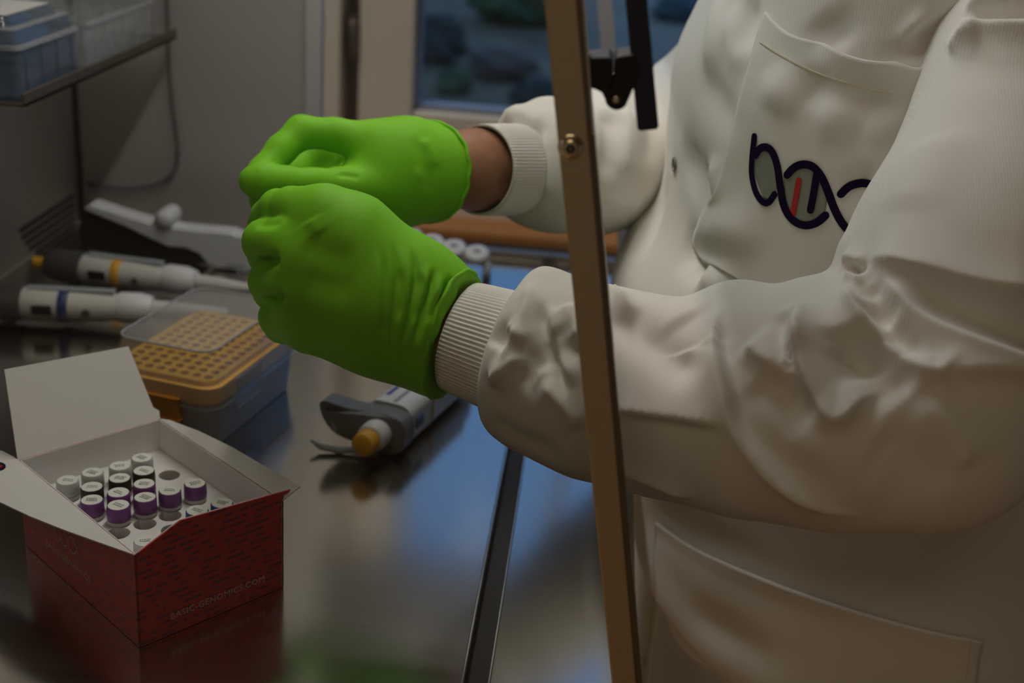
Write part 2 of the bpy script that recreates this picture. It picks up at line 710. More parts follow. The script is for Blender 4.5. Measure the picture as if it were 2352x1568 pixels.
def smooth_mesh(V, Q, it=2, lam=0.5):
    E = np.concatenate([Q[:, [0, 1]], Q[:, [1, 2]], Q[:, [2, 3]], Q[:, [3, 0]]])
    E = np.concatenate([E, E[:, ::-1]])
    deg = np.bincount(E[:, 0], minlength=len(V)).astype(float)[:, None]
    for _ in range(it):
        S = np.stack([np.bincount(E[:, 0], weights=V[E[:, 1], k], minlength=len(V)) for k in range(3)], 1)
        V = V + lam * (S / np.maximum(deg, 1) - V)
    return V


def normals(V, Q):
    nf = np.cross(V[Q[:, 2]] - V[Q[:, 0]], V[Q[:, 3]] - V[Q[:, 1]])
    N = np.zeros_like(V)
    for k in range(4):
        for a in range(3):
            N[:, a] += np.bincount(Q[:, k], weights=nf[:, a], minlength=len(V))
    return N / np.maximum(np.linalg.norm(N, axis=1, keepdims=True), 1e-12)


def bvh_of(V, Q):
    return BVHTree.FromPolygons([Vector(v) for v in V.tolist()], Q.tolist())


def cast(bvh, x, y, deep=False):
    d = Vector(ray(x, y)).normalized()
    o_ = Vector(CAM)
    hit = bvh.ray_cast(o_, d)
    if hit[0] is None:
        # just beyond the outline: nearest point of the surface to the sight line
        best = None
        for t_ in np.linspace(0.45, 1.3, 60):
            h_ = bvh.find_nearest(o_ + d * t_)
            if h_[0] is not None and (best is None or h_[3] < best[3]):
                best = h_
        hit = best
    return np.array(hit[0]), np.array(hit[1])


def densify(pts, step=8.0):
    out = []
    pts = np.asarray(pts, float)
    # Catmull-Rom through the traced points
    m_ = len(pts)
    for i in range(m_ - 1):
        p0, p1, p2, p3 = pts[max(i - 1, 0)], pts[i], pts[i + 1], pts[min(i + 2, m_ - 1)]
        k = max(2, int(np.linalg.norm(p2 - p1) / step))
        for s in range(k):
            t_ = s / k
            out.append(0.5 * (2 * p1 + (p2 - p0) * t_ + (2 * p0 - 5 * p1 + 4 * p2 - p3) * t_ ** 2 + (3 * p1 - p0 - 3 * p2 + p3) * t_ ** 3))
    out.append(pts[-1])
    return np.array(out)


def fold(V, N, bvh, trace, amp, w1, w2=None, taper=0.25, sharp=True):
    """raise (amp > 0) or sink a crease along a traced line; w1/w2 = widths on the line's two sides (left/right of travel)"""
    w2 = w1 if w2 is None else w2
    px = densify(trace, 10.0)
    L, LN = [], []
    for x, y in px:
        a, b = cast(bvh, x, y)
        L.append(a)
        LN.append(b)
    L, LN = np.array(L), np.array(LN)
    keep = np.concatenate([[True], np.linalg.norm(np.diff(L, axis=0), axis=1) > 1e-5])
    L, LN = L[keep], LN[keep]
    R_ = 2.8 * max(w1, w2)
    near = np.where(((V > L.min(0) - R_) & (V < L.max(0) + R_)).all(1))[0]
    if not len(near):
        return np.zeros(len(V))
    W = V[near]
    seg = np.linalg.norm(np.diff(L, axis=0), axis=1)
    cum = np.concatenate([[0], np.cumsum(seg)])
    bd = np.full(len(W), 1e9)
    bs = np.zeros(len(W))
    bt = np.zeros(len(W))
    for i in range(len(L) - 1):
        ab = L[i + 1] - L[i]
        t_ = np.clip(((W - L[i]) @ ab) / (ab @ ab), 0, 1)
        dv = W - L[i] - t_[:, None] * ab
        d = np.sqrt((dv * dv).sum(1))
        m_ = d < bd
        side = dv @ np.cross(LN[i], ab / np.linalg.norm(ab))
        bd = np.where(m_, d, bd)
        bs = np.where(m_, side, bs)
        bt = np.where(m_, (cum[i] + t_ * seg[i]) / cum[-1], bt)
    w = np.where(bs > 0, w1, w2)
    tp = np.clip(np.minimum(bt, 1 - bt) / taper, 0, 1) if taper else 1.0
    tp = tp * tp * (3 - 2 * tp) if taper else 1.0
    # only the side of the cloth that faces the traced line
    out = np.zeros(len(V))
    if amp > 0 and sharp:
        s_ = 0.0012                                         # crisp crest
        out[near] = amp * np.exp(-((np.sqrt(bd * bd + s_ * s_) - s_) / (0.75 * w))) * np.clip(2.6 - bd / w, 0, 1) * tp
    else:
        out[near] = amp * np.exp(-(bd / w) ** 2) * tp
    return out


def apply_folds(V, Q, folds, ripple=None):
    N = normals(V, Q)
    bvh = bvh_of(V, Q)
    D = np.zeros(len(V))
    for f_ in folds:
        D += fold(V, N, bvh, *f_)
    if ripple is not None:
        D += ripple(V)
    return V + N * D[:, None]


def coons(top, bottom, left, right, nu, nv):
    def samp(pl, k):
        q = densify(pl, 4.0)
        s = np.concatenate([[0], np.cumsum(np.linalg.norm(np.diff(q, axis=0), axis=1))])
        u = np.linspace(0, s[-1], k)
        return np.stack([np.interp(u, s, q[:, 0]), np.interp(u, s, q[:, 1])], 1)
    T, B, L, R_ = samp(top, nu), samp(bottom, nu), samp(left, nv), samp(right, nv)
    u = np.linspace(0, 1, nu)[None, :, None]
    v = np.linspace(0, 1, nv)[:, None, None]
    return ((1 - v) * T[None] + v * B[None] + (1 - u) * L[:, None] + u * R_[:, None]
            - ((1 - u) * (1 - v) * T[0] + u * (1 - v) * T[-1] + (1 - u) * v * B[0] + u * v * B[-1]))


def patch(name, bvh, G, off, m, parent, thick=0.0012, lift=None, smooth=0):
    """sheet of cloth or film lying on a surface; G = grid of traced points"""
    nv, nu = G.shape[:2]
    V = np.zeros((nv, nu, 3))
    for j in range(nv):
        for i in range(nu):
            a, b = cast(bvh, G[j, i, 0], G[j, i, 1])
            k = off + (lift(i / (nu - 1), j / (nv - 1)) if lift else 0.0)
            V[j, i] = a + b * k
    for _ in range(smooth):
        V[1:-1, 1:-1] = (V[:-2, 1:-1] + V[2:, 1:-1] + V[1:-1, :-2] + V[1:-1, 2:]) / 4
        for e_ in (0, -1):
            for _k in range(3):
                V[e_, 1:-1] = (V[e_, :-2] + 2 * V[e_, 1:-1] + V[e_, 2:]) / 4
    Q = np.array([(j * nu + i, (j + 1) * nu + i, (j + 1) * nu + i + 1, j * nu + i + 1) for j in range(nv - 1) for i in range(nu - 1)])
    V = V.reshape(-1, 3)
    nf = np.cross(V[Q[0, 1]] - V[Q[0, 0]], V[Q[0, 3]] - V[Q[0, 0]])
    if nf @ (CAM - V[Q[0, 0]]) < 0:
        Q = Q[:, ::-1]
    o = link(name, mesh_np(name, V, Q), m, parent, True, True)
    s = o.modifiers.new('thickness', 'SOLIDIFY')
    s.thickness = thick
    s.offset = -1
    return o


def ribbon(name, bvh, trace, w, off, m, parent, thick=0.0004, step=5.0):
    """flat printed stroke of width w on a surface, rounded ends"""
    px = densify(trace, step)
    pts = [cast(bvh, x, y) for x, y in px]
    C_ = np.array([a + b * off for a, b in pts])
    Nn = np.array([b for a, b in pts])
    Nn = Nn + 0
    for _ in range(3):
        Nn[1:-1] = (Nn[:-2] + Nn[1:-1] + Nn[2:]) / 3
    T = np.gradient(C_, axis=0)
    S = np.cross(Nn, T)
    S /= np.linalg.norm(S, axis=1, keepdims=True)
    T /= np.linalg.norm(T, axis=1, keepdims=True)
    k = len(C_)
    V, Fc = [], []
    for i in range(k):
        V += [C_[i] - S[i] * w / 2, C_[i] + S[i] * w / 2]
    Fc = [(2 * i, 2 * i + 2, 2 * i + 3, 2 * i + 1) for i in range(k - 1)]
    for e_, sg in ((0, -1), (k - 1, 1)):
        b = len(V)
        V.append(C_[e_])
        for a in np.linspace(-math.pi / 2, math.pi / 2, 9):
            V.append(C_[e_] + S[e_] * math.sin(a) * w / 2 + T[e_] * sg * math.cos(a) * w / 2)
        Fc += [(b, b + 1 + i, b + 2 + i) for i in range(8)]
    mb = MB().add(V, Fc)
    o = mb.build(name, m, parent, True, False, fix=True)
    s = o.modifiers.new('thickness', 'SOLIDIFY')
    s.thickness = thick
    s.offset = 0
    return o


# ================================================================== the room
ZF, ZC = -0.92, 1.62
WY = 1.16                                   # inner face of the window wall


def struct(name, mb, m, **k):
    return tag(mb.build(name, m, **k), kind='structure')


struct('floor', MB().box((-2.2, -2.2, ZF - 0.05), (2.6, WY + 0.12, ZF)), 'floor_vinyl')
struct('ceiling', MB().box((-2.2, -2.2, ZC), (2.6, WY + 0.12, ZC + 0.05)), 'room_paint')
struct('wall_left', MB().box((-2.25, -2.2, ZF), (-2.2, WY + 0.12, ZC)), 'room_paint')
struct('wall_right', MB().box((2.6, -2.2, ZF), (2.65, WY + 0.12, ZC)), 'room_paint')
struct('wall_front', MB().box((-2.2, -2.25, ZF), (2.6, -2.2, ZC)), 'room_paint')
WX0, WX1, WZ0, WZ1 = onY(742, 200, WY)[0], 1.25, -0.09, 1.34   # window opening
struct('wall_back', MB().box((-2.2, WY, ZF), (WX0, WY + 0.12, ZC)).box((WX1, WY, ZF), (2.6, WY + 0.12, ZC))
       .box((WX0, WY, ZF), (WX1, WY + 0.12, WZ0)).box((WX0, WY, WZ1), (WX1, WY + 0.12, ZC)), 'wall_paint')

# window: frame, a casement with its own stiles, rails and pane, hinge, sill
win = empty('window_1', ((WX0 + WX1) / 2, WY, WZ0), kind='structure')
fx1 = onY(792, 200, WY)[0]                  # frame post
cx0, cx1 = onY(826, 200, WY)[0], onY(952, 200, WY)[0]   # casement stile
gz = onY(960, 246, WY)[2]                   # lower edge of the pane
cxr = 1.10
MB().box((WX0, WY - 0.03, WZ0), (fx1, WY + 0.09, WZ1), 0.003).build('window_frame', 'window_paint', win, True)
MB().box((WX1 - 0.05, WY - 0.03, WZ0), (WX1, WY + 0.09, WZ1), 0.003).build('window_frame', 'window_paint', win, True)
MB().box((fx1, WY - 0.03, WZ0), (WX1 - 0.05, WY + 0.09, WZ0 + 0.03), 0.003).build('window_frame', 'window_paint', win, True)
MB().box((fx1, WY - 0.03, WZ1 - 0.05), (WX1 - 0.05, WY + 0.09, WZ1), 0.003).build('window_frame', 'window_paint', win, True)
MB().box((fx1, WY + 0.02, WZ0 + 0.03), (cx0, WY + 0.06, WZ1 - 0.05)).build('frame_rebate', 'hinge_metal', win, True)
MB().box((cx0, WY - 0.012, WZ0 + 0.03), (cx1, WY + 0.05, WZ1 - 0.05), 0.004).build('casement_stile', 'window_paint', win, True)
MB().box((cxr, WY - 0.012, WZ0 + 0.03), (WX1 - 0.05, WY + 0.05, WZ1 - 0.05), 0.004).build('casement_stile', 'window_paint', win, True)
MB().box((cx1 + 0.001, WY - 0.012, WZ0 + 0.03), (cxr, WY + 0.05, gz - 0.004), 0.004).build('casement_rail', 'window_paint', win, True)
MB().box((cx1, WY - 0.012, WZ1 - 0.12), (cxr, WY + 0.05, WZ1 - 0.05), 0.004).build('casement_rail', 'window_paint', win, True)
g = MB()
for lo_, hi_ in (((cx1 - 0.001, gz), (cx1 + 0.006, WZ1 - 0.12)), ((cxr - 0.006, gz), (cxr + 0.001, WZ1 - 0.12)),
                 ((cx1, gz - 0.005), (cxr, gz + 0.004)), ((cx1, WZ1 - 0.126), (cxr, WZ1 - 0.12))):
    g.box((lo_[0], WY + 0.002, lo_[1]), (hi_[0], WY + 0.03, hi_[1]))
g.build('glazing_gasket', 'window_gasket', win, True)
MB().box((cx1, WY + 0.026, gz), (cxr, WY + 0.032, WZ1 - 0.12)).build('pane', 'window_glass', win, True)
hz_ = onY(808, 88, WY - 0.02)
hg = MB().lathe([(0.006, -0.022), (0.0075, -0.02), (0.0075, 0.02), (0.006, 0.022)], (hz_[0], WY - 0.012, hz_[2]), (0, 0, 1), 14)
hg.lathe([(0.004, -0.03), (0.0045, -0.026), (0.0045, 0.026), (0.004, 0.03)], (hz_[0], WY - 0.012, hz_[2]), (0, 0, 1), 12)
hg.build('hinge', 'hinge_metal', win, True, auto=40)
sl = MB().box((-0.36, 1.07, onY(930, 541, 1.07)[2]), (WX1 + 0.1, WY + 0.02, onY(930, 492, 1.12)[2]), 0.003)
sl.build('window_sill', 'sill_wood', win, True)

# garden in the dusk behind the window
GZ = -0.98
struct('ground_outside', MB().box((-14, WY + 0.3, -1.05), (14, 30, GZ)), 'ground_dusk')


def bush(name, c, r, m, label, seed):
    rr = np.random.default_rng(seed)
    root = empty(name, (c[0], c[1], GZ), label=label, cat='shrub', group='shrubs in the garden')
    bm = bmesh.new()
    bmesh.ops.create_icosphere(bm, subdivisions=4, radius=1)
    ph = rr.uniform(0, 6, (9, 3))
    for v in bm.verts:
        q = np.array(v.co)
        d = 1 + sum(0.09 / (1 + 0.3 * i) * math.sin(float((q * (2.2 + 1.7 * i)) @ np.array([1, 0.8, 1.2]) + ph[i, 0]) + math.cos(float(q[0] * (3 + i) + ph[i, 1]))) for i in range(9))
        d += rr.normal(0, 0.035)
        v.co = Vector((q[0] * r[0] * d, q[1] * r[1] * d, max(q[2], -0.9) * r[2] * d))
    mb = MB().bm(bm)
    mb.v = [(x + 0, y + 0, z + r[2] * 0.9) for x, y, z in mb.v]
    mb.build('foliage', m, root, False, False)
    MB().lathe([(0.03, 0), (0.02, r[2] * 0.6)], (0, 0, 0), (0, 0, 1), 8).build('stem', 'bush_brown', root)


for px_, rx_, rz_, m_, lb, sd in (
        ((1000, 90), 0.20, 0.16, 'bush_dark', 'dark rounded shrub close to the pane edge', 1),
        ((1190, 0), 0.40, 0.20, 'bush_green', 'broad green shrub furthest back behind the window pane', 2),
        ((1150, 150), 0.20, 0.09, 'bush_brown', 'low brown shrub below the green ones', 3),
        ((1040, 190), 0.10, 0.07, 'bush_green', 'small green shrub low by the window corner', 4),
        ((1235, 215), 0.14, 0.08, 'bush_dark', 'dark shrub next to the steel cabinet post', 5),
        ((1590, 20), 0.3, 0.12, 'bush_dark', 'broad dark shrub seen beside the coat shoulder', 6)):
    c = onz(px_[0], px_[1], GZ + rz_ * 0.9)
    bush('garden_shrub', (c[0], c[1], 0), (rx_, rx_ * 0.7, rz_), m_, lb, sd)

# ceiling lamp, and the added fill lamp built the same way
for L_ in CEILING_AND_FILL_LAMPS:
    lamp = empty('ceiling_or_fill_lamp', L_['loc'], label=L_['label'], cat='lamp', group='ceiling lamps')
    sx_, sy_ = L_['size']
    MB().box((-sx_ / 2 - 0.03, -sy_ / 2 - 0.03, 0.01), (sx_ / 2 + 0.03, sy_ / 2 + 0.03, 0.06), 0.006).build('housing', 'lamp_housing', lamp)
    MB().box((-0.01, -0.01, 0.06), (0.01, 0.01, ZC - L_['loc'][2])).build('rod', 'lamp_housing', lamp)
    MB().box((-sx_ / 2, -sy_ / 2, 0.002), (sx_ / 2, sy_ / 2, 0.012)).build('diffuser', 'lamp_warm', lamp)
    area_light('ceiling_or_fill_light', (L_['loc'][0], L_['loc'][1], L_['loc'][2] - 0.004), (L_['loc'][0], L_['loc'][1], 0), sx_, sy_, L_['power'], L_['color'])

# ================================================================== the clean-bench cabinet
CB, CW, CT = -0.517, 0.73, 0.70            # back panel x, inner width (y), height of the roof


def front_x(z):
    return 0.045 - 0.1806 * z


cab = empty('clean_bench', (-0.23, CW / 2, -0.03), label='steel clean bench cabinet with glass sides and slanted front', cat='cabinet')
MB().box((CB, -0.02, -0.022), (-0.0415, CW + 0.01, 0.0), 0.0012).build('worktop', STEEL, cab, True)
MB().box((-0.0285, -0.02, -0.022), (0.047, CW + 0.01, 0.0), 0.0012).build('worktop', STEEL, cab, True)
gr = MB().box((-0.043, -0.02, -0.022), (-0.027, CW + 0.01, -0.010)).build('groove', 'dark_gap', cab, True)
for x_ in (-0.0425, -0.0290):
    MB().box((x_, -0.018, -0.004), (x_ + 0.0016, CW + 0.008, 0.0009), 0.0004, 1).build('groove_rim', 'groove_rim', cab, True)
MB().box((CB - 0.012, -0.02, 0.0), (CB, CW + 0.012, CT)).build('back_panel', WSTEEL, cab, True)
fx = onY(700, 200, CW)[0]
fx2 = onY(738, 200, CW)[0]
MB().box((CB, CW, 0.0), (fx, CW + 0.006, CT)).build('side_panel', WSTEEL, cab, True)
MB().box((fx, CW - 0.004, 0.0), (fx2, CW + 0.012, CT), 0.002).build('edge_trim', 'trim_paint', cab, True)
HZ = 0.36                                   # glass ends here, a steel header closes the sides above
MB().box((fx2, CW, HZ), (front_x(HZ) - 0.02, CW + 0.006, CT)).build('side_header', 'header_paint', cab, True)
MB().box((CB, 0.0, 0.42), (front_x(0.42) - 0.02, 0.006, CT)).build('side_header', 'header_paint', cab, True)
MB().box((CB, CW - 0.003, 0.0), (CB + 0.0045, CW, CT)).build('corner_joint', 'dark_gap', cab, True)
MB().box((fx, CW - 0.006, 0.0), (front_x(0), CW + 0.004, 0.009), 0.001).build('side_rail', 'hinge_metal', cab, True)
MB().box((CB - 0.012, -0.02, CT), (front_x(CT), CW + 0.012, CT + 0.02), 0.003).build('roof', 'header_paint', cab, True)


def side_poly(x_in, zt):
    return [(x_in, 0.004), (front_x(0.004) - 0.004, 0.004), (front_x(zt) - 0.004, zt), (x_in, zt)]


MB().prism(side_poly(fx2, HZ - 0.001), CW + 0.001, CW + 0.005, lambda u, v, w: (u, w, v)).build('glass_side', 'pane_glass', cab, True)
MB().prism(side_poly(CB, 0.419), 0.001, 0.005, lambda u, v, w: (u, w, v)).build('glass_side', 'pane_glass', cab, True)

# slanted front post on the near side: brown steel face, dark folded edge, button-head screw
s_l0, s_l1 = onY(1249, 0, -0.002), onY(1405, 1568, -0.002)
s_r0, s_r1 = onY(1326, 0, -0.002), onY(1462, 1568, -0.002)
s_e0, s_e1 = onY(1338, 0, -0.002), onY(1475, 1568, -0.002)


def lin(a, b, z):
    return a[0] + (b[0] - a[0]) * (z - a[2]) / (b[2] - a[2])


def strip(xa0, xa1, xb0, xb1, y0, y1, z0, z1, bev=0.0):
    poly = [(lin(xa0, xa1, z0), z0), (lin(xb0, xb1, z0), z0), (lin(xb0, xb1, z1), z1), (lin(xa0, xa1, z1), z1)]
    return MB().prism(poly, y0, y1, lambda u, v, w: (u, w, v))


post = strip(s_l0, s_l1, s_r0, s_r1, -0.002, 0.012, -0.02, CT).build('front_post', 'strip_steel', cab, True)
b_ = post.modifiers.new('edge', 'BEVEL')
b_.width = 0.0008
b_.segments = 2
strip(s_r0, s_r1, s_e0, s_e1, -0.0006, 0.012, -0.02, CT).build('post_edge', 'strip_edge', cab, True)
e0_, e1_ = onY(1338, 0, -0.001), onY(1361, 310, -0.001)
e2_, e3_ = onY(1343, 0, -0.001), onY(1365, 310, -0.001)
strip(e0_, e1_, e2_, e3_, -0.001, 0.004, e1_[2], CT).build('pane_edge', 'groove_rim', cab, True)
sc = onY(1311, 338, -0.002)
k_ = 0.487 / F                              # metres per pixel at the screw
screw = MB()
screw.lathe([(30 * k_, 0), (30 * k_, 0.0004), (26.5 * k_, 0.0008)], sc, (0, -1, 0), 40)
ring_out = [(26 * k_, 0.0006), (25.5 * k_, 0.0013), (22 * k_, 0.0022), (17 * k_, 0.0027), (12.5 * k_, 0.0029)]
screw.lathe(ring_out, sc, (0, -1, 0), 40)
so = screw.build('screw', 'screw_steel', post, True, auto=35)
sk = MB().prism(circ(0, 0, 12.0 * k_, 6, 0.2), 0.0029, 0.0031, lambda u, v, w: (sc[0] + u, sc[1] - w, sc[2] + v)).build('hex_socket', 'black_plastic', so, True)
MB().prism(circ(0, 0, 4.5 * k_, 12), 0.0031, 0.0032, lambda u, v, w: (sc[0] + u, sc[1] - w, sc[2] + v)).build('socket_floor', 'hinge_metal', so, True)
# matching post on the far side
dy_ = CW
far_post = MB().prism([(front_x(z) + dx, z) for dx, z in ((-0.008, 0), (0.006, 0), (0.006, CT), (-0.008, CT))], CW - 0.008, CW + 0.006,
                      lambda u, v, w: (u, w, v)).build('front_post', 'post_paint', cab, True)

# tinted front sash seen edge-on, and the black hinge that holds it
YS = 0.003


def pxpoly(pts, Y):
    return [tuple(onY(x, y, Y)[[0, 2]]) for x, y in pts]


sp = pxpoly([(1464, 296), (1470, 301), (1508, 297), (1513, 290), (1487, 0), (1436, 0)], YS)
dxz = np.array(sp[5]) - np.array(sp[0])
kz = (CT - sp[5][1]) / dxz[1]
sp[5] = (sp[5][0] + dxz[0] * kz, CT)
dxz2 = np.array(sp[4]) - np.array(sp[3])
kz2 = (CT - sp[4][1]) / dxz2[1]
sp[4] = (sp[4][0] + dxz2[0] * kz2, CT)
MB().prism(sp, YS + 0.002, CW - 0.012, lambda u, v, w: (u, w, v)).build('front_sash', 'sash_glass', cab, True)
tag(MB().prism(sp, YS, YS + 0.002, lambda u, v, w: (u, w, v)).build('sash_edge', 'navy_glass_edge', cab, True), 'dark navy edge of the glass sash')
hl = pxpoly([(1346, 136), (1352, 134), (1398, 132), (1405, 137), (1408, 146), (1407, 186), (1398, 206), (1392, 232), (1382, 213), (1369, 206), (1360, 203), (1348, 202)], 0.0)
hr = pxpoly([(1410, 146), (1412, 137), (1418, 130), (1460, 124), (1464, 180), (1456, 201), (1443, 230), (1437, 244), (1427, 251), (1414, 253), (1402, 249), (1393, 240), (1389, 228), (1398, 206), (1408, 190)], 0.0)
h1 = MB().prism(hl, 0.0, 0.021, lambda u, v, w: (u, w, v)).build('hinge', 'hinge_plastic', cab, True)
h2 = MB().prism(hr, -0.0005, 0.021, lambda u, v, w: (u, w, v)).build('hinge', 'hinge_plastic', cab, True)
for h_ in (h1, h2):
    b_ = h_.modifiers.new('edge', 'BEVEL')
    b_.width = 0.0006
    b_.segments = 2
pc = onY(1415, 229, -0.0006)
MB().lathe([(0.0012, 0), (0.0012, 0.0005), (0.0010, 0.0006)], pc, (0, -1, 0), 16).build('hinge_pin', 'screw_steel', h2, True)

# vent slots low on the back panel
for (xa, ya), (xb, yb) in (((44, 532), (168, 450)), ((50, 546), (169, 468)), ((58, 558), (170, 486)), ((66, 570), (171, 504)), ((80, 578), (172, 520))):
    a, b = onX(xa, ya, CB), onX(xb, yb, CB)
    MB().box((CB - 0.001, a[1], (a[2] + b[2]) / 2 - 0.0025), (CB + 0.0012, b[1], (a[2] + b[2]) / 2 + 0.0025), 0.0008, 1).build('vent_slot', 'dark_gap', cab, True)

# shelf on the back panel
SZ, SX = 0.197, -0.40
sh = MB().box((CB, 0.373, SZ), (SX, 0.700, SZ + 0.003), 0.0005, 1).box((SX - 0.002, 0.373, SZ), (SX, 0.700, SZ + 0.010), 0.0004, 1)
sh.build('shelf', 'strip_edge', cab, True)

# hood lamp under the roof
L_ = HOOD_LAMP
hl_ = empty('hood_lamp', (L_['loc'][0], L_['loc'][1], CT), label='slim tube lamp under the cabinet roof', cat='lamp')
MB().box((-0.03, -L_['size'][1] / 2 - 0.02, -0.02), (0.03, L_['size'][1] / 2 + 0.02, -0.0005), 0.003).build('housing', 'lamp_housing', hl_)
MB().lathe([(0.008, -L_['size'][1] / 2), (0.008, L_['size'][1] / 2)], (0, 0, -0.03), (0, 1, 0), 16).build('tube', 'lamp_tube', hl_, smooth=True)
area_light('hood_lamp_light', L_['loc'], (L_['loc'][0], L_['loc'][1], 0), L_['size'][0], L_['size'][1], L_['power'], L_['color'])

# thin cord hanging in front of the far side panel
cp = [(386, 60), (388, 150), (395, 230), (404, 300), (408, 350), (402, 390), (378, 415), (330, 430), (270, 433), (215, 425), (150, 412), (90, 408), (40, 420)]
cw_ = [onY(x, y, CW - 0.006) for x, y in densify(cp, 14)]
cw_ = [q for q in cw_ if q[0] > CB + 0.004]
top_ = cw_[0].copy()
cw_ = [np.array([top_[0], top_[1], CT - 0.002])] + cw_
tag(MB().tube(cw_, 0.0016, 8).build('hanging_cord', 'cord_grey', None, False, True), 'thin grey cord hanging in a loop on the side panel', 'cord')

# beige drawer unit standing behind the worker
bx_ = onY(1499, 1450, 0.66)
du = empty('drawer_unit', (bx_[0] + 0.24, 0.87, ZF), label='beige drawer unit on the floor behind the coat hem', cat='drawer unit')
MB().box((bx_[0], 0.66, ZF), (bx_[0] + 0.48, 1.1, -0.2), 0.004).build('body', 'beige_laminate', du, True)
for i_ in range(3):
    z_ = ZF + 0.06 + i_ * 0.22
    MB().box((bx_[0] - 0.012, 0.675, z_), (bx_[0] - 0.0005, 1.085, z_ + 0.205), 0.002).build('drawer', 'beige_laminate', du, True)
# legs of the clean bench
for x_ in (-0.49, 0.02):
    for y_ in (0.02, 0.68):
        MB().box((x_, y_, ZF), (x_ + 0.03, y_ + 0.03, -0.022), 0.002).build('leg', WSTEEL, cab, True)


# ================================================================== things on the shelf
def clear_box(name, x0, y0, x1, y1, z, hb, hl, m_base, m_lid, label, ribs=0):
    root = empty(name, ((x0 + x1) / 2, (y0 + y1) / 2, z), label=label, cat='plastic box', group='clear plastic boxes on the shelf')
    lx, ly = (x1 - x0) / 2, (y1 - y0) / 2

    def shell(a, b, z0, z1, th, r, top, taper=0.0):
        mb = MB()
        o_ = rrect(-a, -b, a, b, r)
        i_ = rrect(-a + th, -b + th, a - th, b - th, r * 0.8)
        n = len(o_)
        ot = rrect(-a + taper, -b + taper, a - taper, b - taper, r)
        it = rrect(-a + th + taper, -b + th + taper, a - th - taper, b - th - taper, r * 0.8)
        V = [(x, y, z0) for x, y in o_] + [(x, y, z1) for x, y in ot] + [(x, y, z0) for x, y in i_] + [(x, y, z1 - th if top else z1) for x, y in it]
        Fc = []
        for k in range(n):
            j = (k + 1) % n
            Fc += [(k, j, n + j, n + k), (2 * n + j, 2 * n + k, 3 * n + k, 3 * n + j), (k, 2 * n + k, 2 * n + j, j)]
            if not top:
                Fc.append((n + k, n + j, 3 * n + j, 3 * n + k))
        if top:
            Fc += [tuple(n + k for k in range(n)), tuple(3 * n + k for k in reversed(range(n)))]
        return mb.add(V, Fc)
    shell(lx, ly, 0.0005, hb, 0.0015, 0.006, False).build('base', m_base, root, auto=40)
    MB().prism(rrect(-lx + 0.002, -ly + 0.002, lx - 0.002, ly - 0.002, 0.005), 0.0006, 0.0016, ident).build('floor_plate', m_base, root)
    rim = MB()
    rim.holed(rrect(-lx - 0.002, -ly - 0.002, lx + 0.002, ly + 0.002, 0.008), [rrect(-lx + 0.001, -ly + 0.001, lx - 0.001, ly - 0.001, 0.006)], hb + 0.003, hb, ident)
    rim.build('rim', 'frosted_plastic', root, auto=40)
    if hl:
        hm = hb + 0.003 + (hl - 0.003) * 0.55
        ld = shell(lx - 0.001, ly - 0.001, hb + 0.003, hm, 0.0014, 0.008, False, 0.002).build('lid', m_lid, root, auto=40)
        MB().holed(rrect(-lx + 0.003, -ly + 0.003, lx - 0.003, ly - 0.003, 0.008), [rrect(-lx + 0.010, -ly + 0.010, lx - 0.010, ly - 0.010, 0.006)], hm + 0.0008, hm - 0.0004, ident).build('lid_shoulder', 'frosted_plastic', ld)
        shell(lx - 0.0095, ly - 0.0095, hm, hb + hl, 0.0014, 0.006, True, 0.003).build('lid_top', m_lid, ld, auto=40)
    for k in range(ribs):
        yy = -ly + 2 * ly * (k + 0.5) / ribs
        MB().box((lx, yy - 0.0012, 0.004), (lx + 0.0015, yy + 0.0012, hb - 0.003), 0.0004, 1).build('rib', m_lid, root)
    return root


SHZ = SZ + 0.003
b1 = clear_box('storage_box', -0.505, 0.384, -0.408, 0.492, SHZ, 0.034, 0.021, 'blue_clear_plastic', 'blue_clear_plastic',
               'blue-tinted clear box with a paper label on its lid', 4)
MB().prism(rrect(-0.034, -0.038, 0.035, 0.036, 0.002, 2), 0.0552, 0.0556, ident).build('paper_label', 'white_card', b1)
MB().prism(circ(0.004, -0.004, 0.011, 20, 0, 0.8), 0.0557, 0.0559, ident).build('red_print', 'red_print', b1)
b2 = clear_box('storage_box', -0.505, 0.512, -0.408, 0.662, SHZ, 0.034, 0.0, 'clear_plastic', 'clear_plastic',
               'open clear box of small tubes at the far shelf end', 5)
for i_ in range(4):
    for j_ in range(6):
        MB().lathe([(0.003, 0), (0.0052, 0.008), (0.0055, 0.024), (0.0062, 0.0245), (0.0062, 0.029), (0.005, 0.030)],
                   (-0.030 + i_ * 0.020 + 0.002 * (j_ % 2), -0.06 + j_ * 0.0235, 0.0018), (0, 0, 1), 12).build('small_tube', 'clear_plastic', b2, auto=40)

